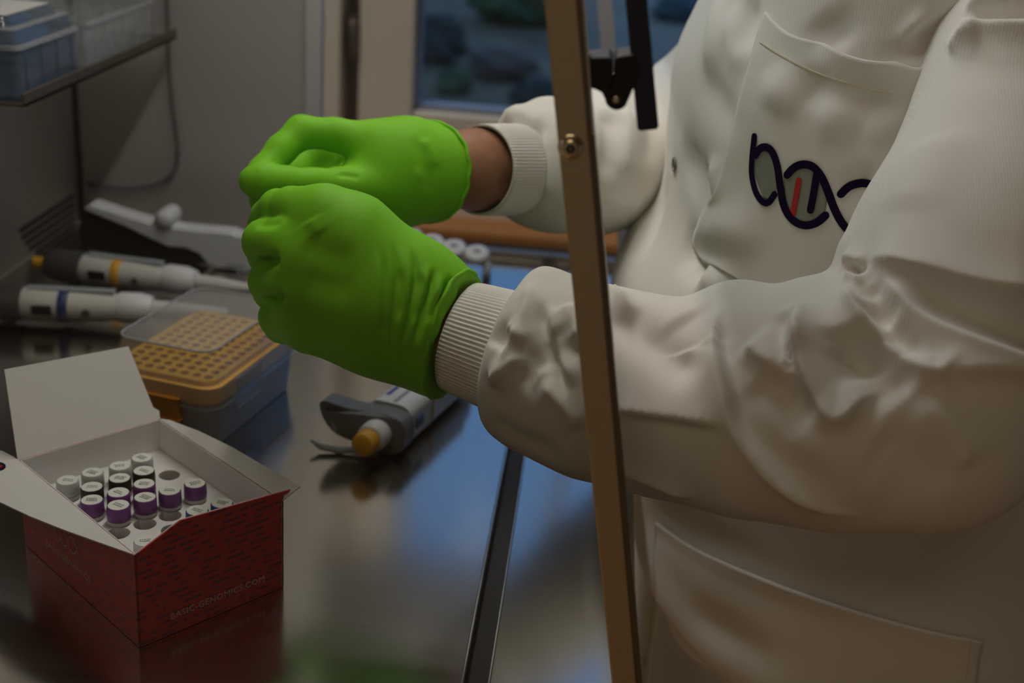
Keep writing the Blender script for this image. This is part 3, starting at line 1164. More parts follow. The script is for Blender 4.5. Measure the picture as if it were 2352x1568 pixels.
# ================================================================== pipettes lying at the back
def pipette_lying(name, pa, pb, zc, colour, label, grip=True):
    """axis from pa (button end) towards pb (tip end)"""
    pa, pb = np.array(pa), np.array(pb)
    d = pb - pa
    L = float(np.linalg.norm(d))
    root = empty(name, (pa[0], pa[1], zc), math.atan2(d[1], d[0]), label, 'pipette', 'pipettes lying on the bench')
    X = (1, 0, 0)
    MB().lathe([(0.0045, -0.012), (0.0055, -0.011), (0.0055, 0.0), (0.0045, 0.001)], (0, 0, 0), X, 20).build('push_button', colour, root, auto=40)
    MB().lathe([(0.009, 0.0005), (0.0125, 0.003), (0.0145, 0.012), (0.0148, 0.030), (0.0145, 0.036)], (0, 0, 0), X, 24).build('grip_end', 'dark_grey_plastic', root, auto=50)
    hk = MB().prism([(0.001, 0.010), (0.006, 0.024), (0.016, 0.030), (0.020, 0.026), (0.017, 0.012), (0.03, 0.004), (0.004, 0.004)], -0.006, 0.006,
                    lambda a, b, c: (a, c + b * 0.95, -b * 0.28))
    hk.build('finger_hook', 'dark_grey_plastic', root)
    body = MB().lathe([(0.0135, 0.0362), (0.0145, 0.038), (0.0140, 0.07), (0.0125, 0.105), (0.0115, 0.112)], (0, 0, 0), X, 28, sq=(1.0, 0.95))
    bo = body.build('barrel', 'offwhite_plastic', root, smooth=False, auto=50)
    MB().box((0.040, -0.004, 0.0128), (0.110, 0.004, 0.0150), 0.001).build('top_rail', 'mid_grey_plastic', bo)
    MB().lathe([(0.0146, 0.066), (0.0148, 0.0665), (0.0146, 0.0735), (0.0140, 0.074)], (0, 0, 0), X, 28, sq=(1.0, 0.95)).build('colour_band', colour, root, auto=50)
    # display window and button face the front
    MB().box((0.046, -0.0155, -0.004), (0.062, -0.0125, 0.004), 0.0008, 1).build('display', 'display_black', bo)
    MB().lathe([(0.0032, 0), (0.0032, 0.0025), (0.0026, 0.003)], (0.089, -0.0118, -0.001), (0, -1, 0), 14).build('eject_button', 'dark_grey_plastic', bo, auto=40)
    MB().lathe([(0.0118, 0.1122), (0.0128, 0.114), (0.0128, 0.130), (0.0100, 0.1395), (0.0078, 0.140)], (0, 0, 0), X, 24).build('collar', 'white_plastic', root, auto=50)
    MB().lathe([(0.0072, 0.1402), (0.0068, 0.16), (0.0040, 0.19), (0.0030, 0.20)], (0, 0, 0), X, 18).build('shaft', 'offwhite_plastic', root, auto=50)
    return root


q0, q1 = onz(95, 583, 0.026), onz(560, 655, 0.020)
pipette_lying('pipette', (q0[0] + 0.004, q0[1] - 0.0), (q1[0], q1[1]), 0.0175, 'yellow_plastic', 'white pipette with a yellow band beside the curved controller')
q0, q1 = onz(-50, 684, 0.02), onz(372, 714, 0.016)
pipette_lying('pipette', (q0[0] + 0.0, q0[1]), (q1[0], q1[1]), 0.0175, 'band_blue', 'white pipette with a dark blue band behind the tip box')

# curved white pipette controller with a black inner grip
YD = 0.618
wp = pxpoly([(192, 480), (205, 470), (262, 489), (345, 514), (352, 506), (356, 494), (364, 486), (376, 482), (388, 484), (396, 491), (400, 502), (397, 514), (392, 522), (440, 529),
             (530, 536), (540, 542), (640, 552), (640, 622), (560, 622), (500, 616), (474, 603), (456, 582), (430, 570), (385, 566), (345, 548), (275, 514)], YD)
z_low = min(q[1] for q in wp)
ctl = empty('pipette_controller', (-0.40, YD, 0.0), label='white curved pipette controller with black inner grip by the panel', cat='pipette controller')
wp = [(a, max(b, 0.0006)) for a, b in wp]
o = MB().prism(wp, YD, YD + 0.022, lambda u, v, w: (u, w, v)).build('shell', 'white_plastic', ctl, True)
bv = o.modifiers.new('edge', 'BEVEL')
bv.width = 0.0025
bv.segments = 3
bp = pxpoly([(190, 482), (275, 516), (345, 550), (385, 568), (430, 572), (456, 584), (474, 605), (440, 606), (380, 600), (300, 590), (192, 570)], YD + 0.006)
bp = [(a, max(b, 0.0006)) for a, b in bp]
MB().prism(bp, YD + 0.006, YD + 0.018, lambda u, v, w: (u, w, v)).build('inner_grip', 'black_plastic', ctl, True)
kc = onY(378, 503, YD - 0.001)
MB().lathe([(0.0085, 0), (0.0085, 0.0015), (0.006, 0.004), (0.002, 0.005)], kc, (0, -1, 0), 20).build('trigger_knob', 'white_plastic', ctl, True, auto=60)
for xa, ya, xb, yb in ((516, 607, 563, 612), (543, 621, 575, 625)):
    a, b = onY(xa, ya, YD), onY(xb, yb, YD)
    MB().box((a[0], YD - 0.0004, b[2] - 0.001), (b[0], YD + 0.0005, b[2] + 0.001)).build('marking', 'mid_grey_plastic', ctl, True)

# white rack of looped holders at the far end
rk = empty('loop_rack', (-0.13, 0.665, 0), label='white rack of rounded loops at the far bench end', cat='rack')
rp = [onY(x, y, 0.662) for x, y in ((897, 540), (945, 552), (992, 565), (1042, 577), (1095, 590))]
for i_, c in enumerate(rp):
    hz = c[2] + 0.003
    MB().lathe([(0.0070, -0.0075), (0.0110, -0.005), (0.0122, 0.0), (0.0110, 0.0028), (0.0070, 0.0040), (0.0040, 0.0036), (0.0032, 0.001)],
               (c[0], 0.662, hz), (0, -0.35, 0.94), 24).build('loop_top', 'white_plastic', rk, True, auto=60)
    MB().lathe([(0.0034, 0), (0.0034, 0.0006)], (c[0], 0.662 - 0.0012, hz + 0.0033), (0, -0.35, 0.94), 14).build('loop_hole', 'mid_grey_plastic', rk, True)
    if i_ < len(rp) - 1:
        nx = rp[i_ + 1]
        mid = (np.array(c) + nx) / 2
        mid = mid - (np.array(nx) - c) * 0.2
        pts = [(c[0] + 0.002, 0.661, hz - 0.002), (mid[0] - 0.001, 0.661, hz - 0.006), (mid[0] + 0.0005, 0.661, 0.012), (mid[0] + 0.001, 0.661, 0.0006)]
        pts = [Vector(q) for q in pts]
        MB().tube(pts, [0.0060, 0.0055, 0.0048, 0.007], 12).build('post', 'white_plastic', rk, True, True)
e_ = rp[-1]
MB().tube([(e_[0] + 0.004, 0.661, e_[2]), (e_[0] + 0.0095, 0.661, e_[2] - 0.006), (e_[0] + 0.0105, 0.661, 0.010), (e_[0] + 0.0105, 0.661, 0.0006)], [0.0042, 0.0045, 0.0036, 0.0045], 12).build('post', 'white_plastic', rk, True, True)

# ================================================================== box of orange pipette tips
te1 = np.array([0.222, 0.975])
ang = math.atan2(te1[1], te1[0])
TL, TW = 0.122, 0.084
fc = np.array([-0.2345, 0.262])             # front corner on the bench
tb = empty('tip_box', (fc[0], fc[1], 0.0), ang, 'clear-lidded pipette tip box with an orange rack', 'tip box')


def tring(name, inset0, inset1, z0, z1, r, th, m, top=False, par=None):
    """tapered wall ring in the tip box frame (x along the long side, y across)"""
    def loop(i, z):
        return [(x, y, z) for x, y in rrect(i, i, TL - i, TW - i, r)]
    o_, ot = loop(inset0, z0), loop(inset1, z1)
    ii, it = loop(inset0 + th, z0), loop(inset1 + th, z1 - (th if top else 0))
    n = len(o_)
    V = o_ + ot + ii + it
    Fc = []
    for k in range(n):
        j = (k + 1) % n
        Fc += [(k, j, n + j, n + k), (2 * n + j, 2 * n + k, 3 * n + k, 3 * n + j), (k, 2 * n + k, 2 * n + j, j)]
        if not top:
            Fc.append((n + k, n + j, 3 * n + j, 3 * n + k))
    if top:
        Fc += [tuple(n + k for k in range(n)), tuple(3 * n + k for k in reversed(range(n)))]
    return MB().add(V, Fc).build(name, m, par or tb, auto=40)


tring('base', 0.003, 0.0005, 0.0005, 0.030, 0.010, 0.0016, 'frosted_plastic')
MB().prism(rrect(0.006, 0.006, TL - 0.006, TW - 0.006, 0.008), 0.0006, 0.0018, ident).build('base_floor', 'frosted_plastic', tb)
rack = tring('rack_skirt', 0.0025, 0.0030, 0.024, 0.044, 0.010, 0.002, 'orange_plastic')
holes = []
px0, py0, pit = (TL - 99) / 2, 0, 0.009
for i_ in range(12):
    for j_ in range(8):
        holes.append(circ(TL / 2 + (i_ - 5.5) * pit, TW / 2 + (j_ - 3.5) * pit, 0.0031, 12))
MB().holed(rrect(0.0032, 0.0032, TL - 0.0032, TW - 0.0032, 0.010), holes, 0.0485, 0.0442, ident).build('rack_top', 'orange_plastic', tb)
# pipette tips standing in the rack: dark cup of each tip just below its hole
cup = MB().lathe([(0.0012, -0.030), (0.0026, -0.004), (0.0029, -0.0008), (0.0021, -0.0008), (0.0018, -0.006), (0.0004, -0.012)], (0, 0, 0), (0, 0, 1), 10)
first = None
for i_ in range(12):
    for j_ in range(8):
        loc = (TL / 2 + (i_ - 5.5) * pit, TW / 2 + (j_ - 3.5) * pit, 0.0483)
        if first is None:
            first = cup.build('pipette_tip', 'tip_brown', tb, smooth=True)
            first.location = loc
        else:
            c_ = first.copy()
            COL.objects.link(c_)
            c_.parent = tb
            c_.location = loc
# orange lip, latch and clear lid
rim_ = MB().holed(rrect(-0.0005, -0.0005, TL + 0.0005, TW + 0.0005, 0.012), [rrect(0.0034, 0.0034, TL - 0.0034, TW - 0.0034, 0.010)], 0.0450, 0.0335, ident)
rim_.build('rack_rim', 'orange_plastic', tb, auto=40)
tring('lid', 0.0010, 0.0060, 0.0452, 0.0680, 0.012, 0.0013, 'clear_plastic', top=True)
lr = [(x, y) for x, y in rrect(0.0062, 0.0062, TL - 0.0062, TW - 0.0062, 0.012)]
MB().tube([(x, y, 0.0682) for x, y in lr], 0.0008, 6, closed=True).build('lid_edge', 'frosted_plastic', tb, smooth=True)
MB().box((0.0005, TW * 0.30, 0.020), (-0.0040, TW * 0.62, 0.036), 0.0012).build('latch', 'orange_dark', tb)
MB().box((TL * 0.22, 0.0004, 0.022), (TL * 0.5, -0.0022, 0.044), 0.0010).build('side_clip', 'clear_plastic', tb)
tring('lid_skirt', -0.0022, -0.0020, 0.030, 0.0452, 0.012, 0.0012, 'clear_plastic')

# ================================================================== yellow-button pipette in front
p0, p1 = onz(835, 1022, 0.017), onz(985, 885, 0.022)
d_ = p1[:2] - p0[:2]
pz = math.atan2(d_[1], d_[0])
fp = empty('pipette', (p0[0], p0[1], 0.0), pz, 'white and grey pipette with a yellow button end lying under the glove', 'pipette', 'pipettes lying on the bench')
zc = 0.0175
X = (1, 0, 0)
MB().lathe([(0.0062, -0.003), (0.0080, -0.0018), (0.0084, 0.004), (0.0080, 0.008)], (0, 0, zc), X, 28).build('push_button', 'yellow_plastic', fp, auto=45)
MB().lathe([(0.0088, 0.0082), (0.0098, 0.009), (0.0104, 0.013), (0.0106, 0.024)], (0, 0, zc), X, 28).build('dial_ring', 'white_plastic', fp, auto=45)
# wide grey finger rest: a flat oval plate that sweeps out to one side and hooks over
hook = MB()
out_ = [(-0.0155, -0.013), (-0.004, -0.0168), (0.012, -0.0165), (0.019, -0.010), (0.0205, 0.002), (0.017, 0.012), (0.006, 0.0150), (-0.008, 0.0145), (-0.022, 0.0155), (-0.034, 0.0190),
        (-0.040, 0.0205), (-0.0425, 0.017), (-0.0400, 0.006), (-0.034, -0.004), (-0.026, -0.0095)]
ol_ = [(-a * 0.94, b * 0.94) for a, b in densify([(a, b) for a, b in out_ + [out_[0]]], 0.004)[:-1]]


def restf(u, v, w):
    return (w - 0.012 * (abs(u) / 0.04) ** 1.5 * (1 if u > 0.012 else 0), u, zc + v * 0.95)


hook.prism(ol_, 0.0225, 0.037, restf)
mu_, mv_ = np.mean([q[0] for q in ol_]), np.mean([q[1] for q in ol_])
dish = MB().prism([(mu_ + (a - mu_) * 0.86, mv_ + (b - mv_) * 0.80) for a, b in ol_], 0.0218, 0.0226, restf)
ho = hook.build('finger_rest', 'grey_plastic', fp, auto=40)
bv = ho.modifiers.new('edge', 'BEVEL')
bv.width = 0.0012
bv.segments = 2
dish.build('rest_dish', 'dark_grey_plastic', ho)
MB().prism(rrect(0.0285, -0.004, 0.0315, 0.011, 0.0014, 3), 0.0212, 0.0219, restf).build('rest_slot', 'mid_grey_plastic', ho)
MB().tube([(0.016, 0.010, 0.004), (0.010, 0.024, 0.0025), (0.006, 0.036, 0.004), (0.005, 0.043, 0.008)], [0.0022, 0.0024, 0.0022, 0.0012], 10).build('hook_lip', 'mid_grey_plastic', fp, False, True)
body = MB().prism(rrect(-0.0165, -0.0155, 0.0165, 0.0155, 0.009, 6), 0.0372, 0.135, lambda u, v, w: (w, u * (1 - 0.12 * (w - 0.037) / 0.1), zc + v))
bo = body.build('barrel', 'white_plastic', fp, auto=40)
MB().box((0.040, -0.0035, zc + 0.0150), (0.130, -0.0005, zc + 0.0162), 0.0004, 1).build('top_seam', 'mid_grey_plastic', bo)
for x0_, x1_, y_, w_ in ((0.048, 0.068, 0.0075, 0.0032), (0.076, 0.100, 0.0078, 0.0020)):
    MB().box((x0_, y_ - w_ / 2, zc + 0.0148), (x1_, y_ + w_ / 2, zc + 0.0158)).build('print', 'blue_print', bo)
MB().prism(rrect(-0.0168, -0.0158, 0.0168, 0.0158, 0.009, 6), 0.071, 0.0745, lambda u, v, w: (w, u * (1 - 0.12 * (w - 0.037) / 0.1), zc + v)).build('colour_band', 'yellow_plastic', fp, auto=40)
MB().box((0.045, -0.0172, zc - 0.004), (0.056, -0.0158, zc + 0.004), 0.0005, 1).build('display', 'blue_print', bo)
MB().lathe([(0.0125, 0.1352), (0.0125, 0.150), (0.009, 0.158), (0.0065, 0.160), (0.004, 0.215), (0.0028, 0.225)], (0, 0, zc), X, 20).build('shaft', 'offwhite_plastic', fp, auto=50)

# ================================================================== red reagent carton
KA = np.array([-0.208, 0.045])
KU, KV, KH = 0.089, 0.128, 0.055
kang = math.radians(49.5)
ku = np.array([math.cos(kang), math.sin(kang)])
kv = np.array([-ku[1], ku[0]])
kit = empty('reagent_carton', (KA[0], KA[1], 0.0), kang, 'open red carton with white flaps holding small capped tubes', 'carton')


def kloc(p):
    """world point -> carton frame"""
    q = np.asarray(p)[:2] - KA
    return np.array([q @ ku, q @ kv, p[2]])


def on_plane(x, y, o, n):
    r = ray(x, y)
    o, n = np.asarray(o, float), np.asarray(n, float)
    return CAM + r * (((o - CAM) @ n) / (r @ n))


th = 0.0008
# outer red walls and inner white walls
def wall(name, poly, d0, d1, f, m, par=kit):
    return MB().prism(poly, d0, d1, f).build(name, m, par)


side = [(0, 0.0004), (KV, 0.0004), (KV, KH), (0, KH)]
front = [(0, 0.0004), (KU, 0.0004), (KU, 0.0585), (0.0998, 0.0598), (0.0262, 0.0655), (0, KH)]
back = [(0, 0.0004), (KU, 0.0004), (KU, KH), (0, KH)]
w_l = wall('side_wall', side, 0, th, lambda a, b, w: (w, a, b), 'red_carton')
w_r = wall('side_wall', side, KU - th, KU, lambda a, b, w: (w, a, b), 'red_carton')
w_f = wall('front_wall', front, 0, th, lambda a, b, w: (a, w, b), 'red_carton')
w_b = wall('back_wall', back, KV - th, KV, lambda a, b, w: (a, w, b), 'red_carton')
wall('inner_lining', side, th + 0.0001, th + 0.0006, lambda a, b, w: (w, a, b), 'white_card', w_l)
wall('inner_lining', side, KU - th - 0.0006, KU - th - 0.0001, lambda a, b, w: (w, a, b), 'white_card', w_r)
wall('inner_lining', front, th + 0.0001, th + 0.0006, lambda a, b, w: (a, w, b), 'white_card', w_f)
wall('inner_lining', back, KV - th - 0.0006, KV - th - 0.0001, lambda a, b, w: (a, w, b), 'white_card', w_b)
wall('bottom', [(th, th), (KU - th, th), (KU - th, KV - th), (th, KV - th)], 0.0006, 0.0014, ident, 'white_card')
# lid standing open at the back
lth = math.radians(58)
nv_ = np.array([*(kv * math.sin(lth)), -math.cos(lth)])          # normal of the tilted lid
bo_ = np.array([*(KA + kv * (KV - 0.0004)), KH])
lp = []
for px in ((10, 848), (295, 795), (352, 935), (366, 943), (371, 964)):
    q = on_plane(px[0], px[1], bo_, nv_) - bo_
    lp.append((float(q[:2] @ ku), float(q[:2] @ kv) / math.cos(lth)))
lp = [(0.0, 0.0)] + lp[:-1] + [(KU, 0.0)]


def lidf(a, b, w):
    return (a, KV - 0.0004 + b * math.cos(lth) + w * math.sin(lth), KH + b * math.sin(lth) - w * math.cos(lth))


wall('lid_flap', lp, 0, 0.0006, lidf, 'white_card')
wall('lid_print', lp, 0.0007, 0.0010, lidf, 'red_carton')
# left flap folded outwards, nearly level
lf = [(0.0, 0.0)]
for px in ((306, 1275), (230, 1247), (150, 1217), (70, 1184), (0, 1150), (-70, 1105), (-110, 1060), (-95, 1030), (-40, 1028), (5, 1037), (38, 1049)):
    q = kloc(onz(px[0], px[1], KH))
    lf.append((min(float(q[0]), -0.0002), float(q[1])))
lf = lf + [(0.0, KV - 0.003)]
wall('side_flap', lf, KH, KH + 0.0007, lambda a, b, w: (a, b, w + 0.05 * a), 'white_card')
pl_ = kloc(onz(-6, 1072, KH))
MB().prism(circ(pl_[0], pl_[1], 0.0042, 20, 0, 1.3), KH + 0.0008, KH + 0.0010, lambda a, b, w: (a, b, w + 0.05 * a)).build('flap_print', 'navy_print', kit)
MB().prism(circ(pl_[0] + 0.001, pl_[1] - 0.0012, 0.0014, 12), KH + 0.0011, KH + 0.0012, lambda a, b, w: (a, b, w + 0.05 * a)).build('flap_print', 'red_print', kit)
# right flap, curved, leaning up and outwards
rf = [(0, 0), (-0.004, 0.0118), (0.027, 0.0105), (0.06, 0.0095), (0.092, 0.0068), (0.118, 0.003), (KV, 0)]
ca_, sa_ = math.cos(math.radians(40)), math.sin(math.radians(40))
wall('side_flap', rf, 0, 0.0006, lambda a, b, w: (KU - 0.0004 + b * ca_ - w * sa_, a, KH + b * sa_ + w * ca_), 'white_card')

# foam insert with holes
TZ = 0.035
cap_px = [('cap_clear', 155, 1103), ('cap_clear', 212, 1085), ('cap_clear', 275, 1070), ('cap_clear', 326, 1051),
          ('cap_black', 211, 1118), ('cap_black', 275, 1098), ('cap_black', 330, 1081),
          ('cap_purple', 211, 1148), ('cap_purple', 272, 1131), ('cap_purple', 331, 1111), ('cap_purple', 272, 1160), ('cap_purple', 333, 1142),
          ('cap_purple', 390, 1126), ('cap_purple', 448, 1110), ('cap_blue', 453, 1172), ('cap_blue', 510, 1155), ('cap_white', 334, 1242)]
hole_px = [(389, 1091), (391, 1184), (333, 1203), (272, 1224), (396, 1217)]
CAPZ = 0.046
pos = [(m_, kloc(onz(x, y, CAPZ if m_ != 'cap_white' else 0.042))) for m_, x, y in cap_px]
hpos = [kloc(onz(x, y, TZ)) for x, y in hole_px]
hl2 = [circ(q[0], q[1], 0.0058, 20) for _, q in pos] + [circ(q[0], q[1], 0.0062, 20) for q in hpos]
hl2 = [h_ for h_ in hl2 if min(a for a, b in h_) > 0.002 and max(a for a, b in h_) < KU - 0.002 and min(b for a, b in h_) > 0.002 and max(b for a, b in h_) < KV - 0.002]
MB().holed([(0.0016, 0.0016), (KU - 0.0016, 0.0016), (KU - 0.0016, KV - 0.0016), (0.0016, KV - 0.0016)], hl2, TZ, TZ - 0.006, ident).build('foam_insert', 'foam_white', kit)
MB().box((0.002, 0.002, 0.012), (KU - 0.002, KV - 0.002, 0.0125)).build('insert_floor', 'hole_dark', kit)

# printed words on the carton
tag(text_mesh('printed_address', 'BASIC-GENOMICS.COM', 0.0052, 'card_text', kit, frame((0.018, -0.0002, 0.0095), (1, 0, 0), (0, 0, 1)), 0.00008, spacing=1.08), 'pale printed web address')
tag(text_mesh('printed_name', 'BASIC GENOMICS', 0.0060, 'card_text', kit, frame((-0.0002, 0.100, 0.014), (0, -1, 0), (0, 0, 1)), 0.00008, spacing=1.08), 'pale printed maker name')


def stroke(pts, w, f, n=6):
    mb = MB()
    q = densify(pts, 0.0006 if max(abs(np.array(pts)).max(0)) < 1 else 5)
    q = np.array(q)
    T = np.gradient(q, axis=0)
    T /= np.linalg.norm(T, axis=1, keepdims=True) + 1e-12
    S = np.stack([-T[:, 1], T[:, 0]], 1) * w / 2
    V = []
    for i in range(len(q)):
        V += [f(*(q[i] - S[i])), f(*(q[i] + S[i]))]
    return mb.add(V, [(2 * i, 2 * i + 2, 2 * i + 3, 2 * i + 1) for i in range(len(q) - 1)])


lg = MB()
for pts in ([(0, 0.012), (0.0005, 0.006), (0.004, 0.0), (0.007, 0.003)], [(0.001, 0.0095), (0.004, 0.0115), (0.007, 0.006), (0.010, 0.000), (0.014, 0.0015)],
            [(0.008, 0.008), (0.011, 0.0105), (0.014, 0.008), (0.018, 0.001), (0.022, 0.0005), (0.025, 0.003)], [(0.017, 0.008), (0.021, 0.010), (0.025, 0.007), (0.027, 0.002)]):
    s_ = stroke(pts, 0.0008, lambda a, b: (-0.0003, 0.088 - a, 0.024 + b))
    lg.add(s_.v, s_.f)
lg.build('printed_emblem', 'card_text', kit)

# the tubes: each one a thing of its own
names = {'cap_clear': 'frosted', 'cap_black': 'black', 'cap_purple': 'purple', 'cap_blue': 'blue', 'cap_white': 'white'}
where = ['nearest the left flap in the back row', 'second in the back row', 'third in the back row', 'at the lid corner of the back row',
         'leftmost of the three black ones', 'middle one of the three black ones', 'black one closest to the empty hole',
         'at the left flap end of the purple block', 'purple one before the middle black cap', 'purple one before the right black cap',
         'lowest of the purple caps', 'purple one above the empty holes', 'purple one beside the lone right cap', 'lone purple cap by the right carton wall',
         'left of the two blue ones', 'right of the two blue ones, at the wall', 'alone at the front corner of the carton']
protos = {}
for i_, ((cm, q), wh) in enumerate(zip(pos, where)):
    wpt = KA + ku * q[0] + kv * q[1]
    top = 0.042 if cm == 'cap_white' else CAPZ
    lab = 'small tube with %s cap, %s' % (names[cm], wh)
    t_ = empty('capped_tube', (wpt[0], wpt[1], 0.013), kang, lab, 'tube', 'capped tubes in the red carton')
    hgt = top - 0.013
    MB().lathe([(0.0015, 0), (0.0046, 0.004), (0.0052, 0.010), (0.0055, hgt - 0.0078)], (0, 0, 0), (0, 0, 1), 20).build('tube_body', 'tube_body', t_, auto=50)
    c_ = MB().lathe([(0.0060, hgt - 0.0078), (0.0064, hgt - 0.0072), (0.0062, hgt - 0.0006), (0.0057, hgt)], (0, 0, 0), (0, 0, 1), 28).build('cap', cm, t_, auto=40)
    MB().lathe([(0.0063, hgt - 0.0100), (0.0063, hgt - 0.0080)], (0, 0, 0), (0, 0, 1), 24).build('collar', 'tube_body', t_, auto=40)
    lb_ = MB().lathe([(0.0056, hgt + 0.0001), (0.0056, hgt + 0.0003)], (0, 0, 0), (0, 0, 1), 28).build('round_label', 'label_paper', t_)
    a_ = -kang + random.uniform(-0.5, 0.9)
    rr_ = random.Random(i_)
    pm = MB()
    for ln in (-1, 0, 1) if i_ % 2 else (-0.6, 0.6):
        x_ = -0.0030 + rr_.uniform(0, 0.0006)
        while x_ < 0.0026:
            w_ = rr_.uniform(0.0004, 0.0009)
            pm.add([(math.cos(a_) * u - math.sin(a_) * v, math.sin(a_) * u + math.cos(a_) * v, hgt + 0.0004) for u, v in
                    ((x_, ln * 0.0014 - 0.0004), (x_ + w_, ln * 0.0014 - 0.0004), (x_ + w_, ln * 0.0014 + 0.0004), (x_, ln * 0.0014 + 0.0004))], [(0, 1, 2, 3)])
            x_ += w_ + rr_.uniform(0.0002, 0.0005)
    pm.build('label_print', 'label_ink', lb_, fix=False)


# ================================================================== the worker
PC_X, PC_Y = 0.215, 0.36
person = empty('person', (PC_X, PC_Y, ZF), label='person in a white lab coat and green gloves working at the bench', cat='person')


def chain(p, pts, k=0.004):
    """tapered limb through (x, y, depth, radius) joints"""
    d = None
    for a, b in zip(pts[:-1], pts[1:]):
        c = cone(p, P(*a[:3]), P(*b[:3]), a[3], b[3])
        d = c if d is None else smin(d, c, k)
    return d


# ------------------------------------------------------------------ gloved hands (implicit surface, one mesh per glove)
N_AX = P(1040, 768, 0.674) - P(1180, 815, 0.662)          # near forearm axis, towards the hand
N_RIM = P(1047, 768, 0.674)                                # glove rim of the near hand
N_CUFF = P(1061, 773, 0.6735)
F_AX = P(1010, 388, 0.788) - P(1210, 388, 0.850)           # far forearm axis, towards the hand
F_RIM = P(1008, 392, 0.789)


def near_hand(p):
    palm = chain(p, [(1060, 742, 0.676, 0.0245), (960, 665, 0.672, 0.0240), (800, 545, 0.664, 0.0225), (738, 500, 0.660, 0.0165)], 0.012)
    palm = smin(palm, chain(p, [(1030, 775, 0.675, 0.0260), (860, 670, 0.668, 0.0260), (700, 598, 0.659, 0.0165)], 0.012), 0.016)
    palm = smin(palm, chain(p, [(1010, 796, 0.675, 0.0235), (850, 727, 0.670, 0.0230), (694, 676, 0.662, 0.0155)], 0.012), 0.016)
    palm = smin(palm, chain(p, [(1000, 806, 0.677, 0.0190), (880, 766, 0.676, 0.0198), (712, 745, 0.671, 0.0150)], 0.012), 0.014)
    thumb = chain(p, [(960, 690, 0.695, 0.020), (820, 580, 0.700, 0.0165), (690, 520, 0.702, 0.012), (620, 490, 0.705, 0.0095)], 0.008)
    idx = chain(p, [(742, 492, 0.660, 0.0148), (692, 482, 0.666, 0.0124), (669, 478, 0.669, 0.0118), (655, 478, 0.673, 0.0068), (640, 479, 0.675, 0.0108), (617, 497, 0.684, 0.0098), (605, 515, 0.696, 0.0088)], 0.0008)
    mid = chain(p, [(704, 590, 0.658, 0.0155), (650, 560, 0.662, 0.0130), (611, 556, 0.670, 0.0114), (618, 585, 0.690, 0.0105), (660, 610, 0.705, 0.009)], 0.006)
    rng_ = chain(p, [(694, 672, 0.662, 0.0145), (660, 652, 0.665, 0.0120), (622, 646, 0.674, 0.0108), (628, 668, 0.692, 0.010), (670, 690, 0.704, 0.009)], 0.006)
    pnk = chain(p, [(710, 742, 0.670, 0.0140), (675, 732, 0.673, 0.0115), (642, 728, 0.680, 0.0100), (648, 745, 0.696, 0.0092), (690, 755, 0.704, 0.0085)], 0.006)
    d = smin(mid, rng_, 0.0012)
    d = smin(d, pnk, 0.0012)
    d = smin(d, idx, 0.0012)
    d = smin(palm, d, 0.0055)
    return smin(d, thumb, 0.006)


def far_hand(p):
    palm = chain(p, [(1030, 372, 0.792, 0.0225), (930, 352, 0.784, 0.0205), (865, 336, 0.778, 0.0155)], 0.012)
    palm = smin(palm, chain(p, [(1020, 405, 0.792, 0.0235), (900, 420, 0.784, 0.0240), (835, 428, 0.773, 0.0155)], 0.012), 0.016)
    palm = smin(palm, chain(p, [(1010, 430, 0.796, 0.0165), (890, 455, 0.796, 0.0150), (790, 440, 0.800, 0.0140)], 0.010), 0.016)
    palm = smin(palm, chain(p, [(900, 400, 0.800, 0.0180), (780, 400, 0.818, 0.0130)], 0.010), 0.012)
    idx = chain(p, [(865, 335, 0.778, 0.0150), (770, 309, 0.772, 0.0098), (692, 303, 0.768, 0.0098), (645, 345, 0.760, 0.0088), (604, 394, 0.752, 0.0085), (586, 416, 0.748, 0.0080)], 0.004)
    thumb = chain(p, [(900, 425, 0.778, 0.0180), (800, 428, 0.762, 0.0115), (720, 422, 0.752, 0.0090), (650, 418, 0.744, 0.0092), (600, 415, 0.739, 0.0102), (583, 417, 0.738, 0.0088)], 0.004)
    mid = chain(p, [(840, 365, 0.806, 0.0140), (725, 345, 0.826, 0.0145), (662, 400, 0.806, 0.0110), (616, 448, 0.764, 0.0095), (608, 464, 0.758, 0.0085)], 0.008)
    rng_ = chain(p, [(820, 400, 0.815, 0.0140), (720, 395, 0.824, 0.0110), (660, 430, 0.806, 0.0105), (640, 470, 0.775, 0.009)], 0.008)
    d = smin(idx, mid, 0.003)
    d = smin(d, rng_, 0.003)
    d = smin(palm, d, 0.005)
    return smin(d, thumb, 0.003)


def near_glove(p):
    d = smax(near_hand(p), plane(p, N_RIM, -N_AX), 0.0015)
    return d


def far_glove(p):
    d = smax(far_hand(p), plane(p, F_RIM, -F_AX), 0.0015)
    return d


def box_of(pts, pad):
    A = np.array([P(*q[:3]) for q in pts])
    return A.min(0) - pad, A.max(0) + pad


lo_, hi_ = box_of([(1090, 640, 0.68), (1000, 890, 0.68), (590, 430, 0.66), (590, 780, 0.71), (800, 840, 0.64), (700, 500, 0.72)], 0.03)
V, Q = surface(near_glove, lo_, hi_, 0.00105)
V = smooth_mesh(V, Q, 2)
near_creases = []
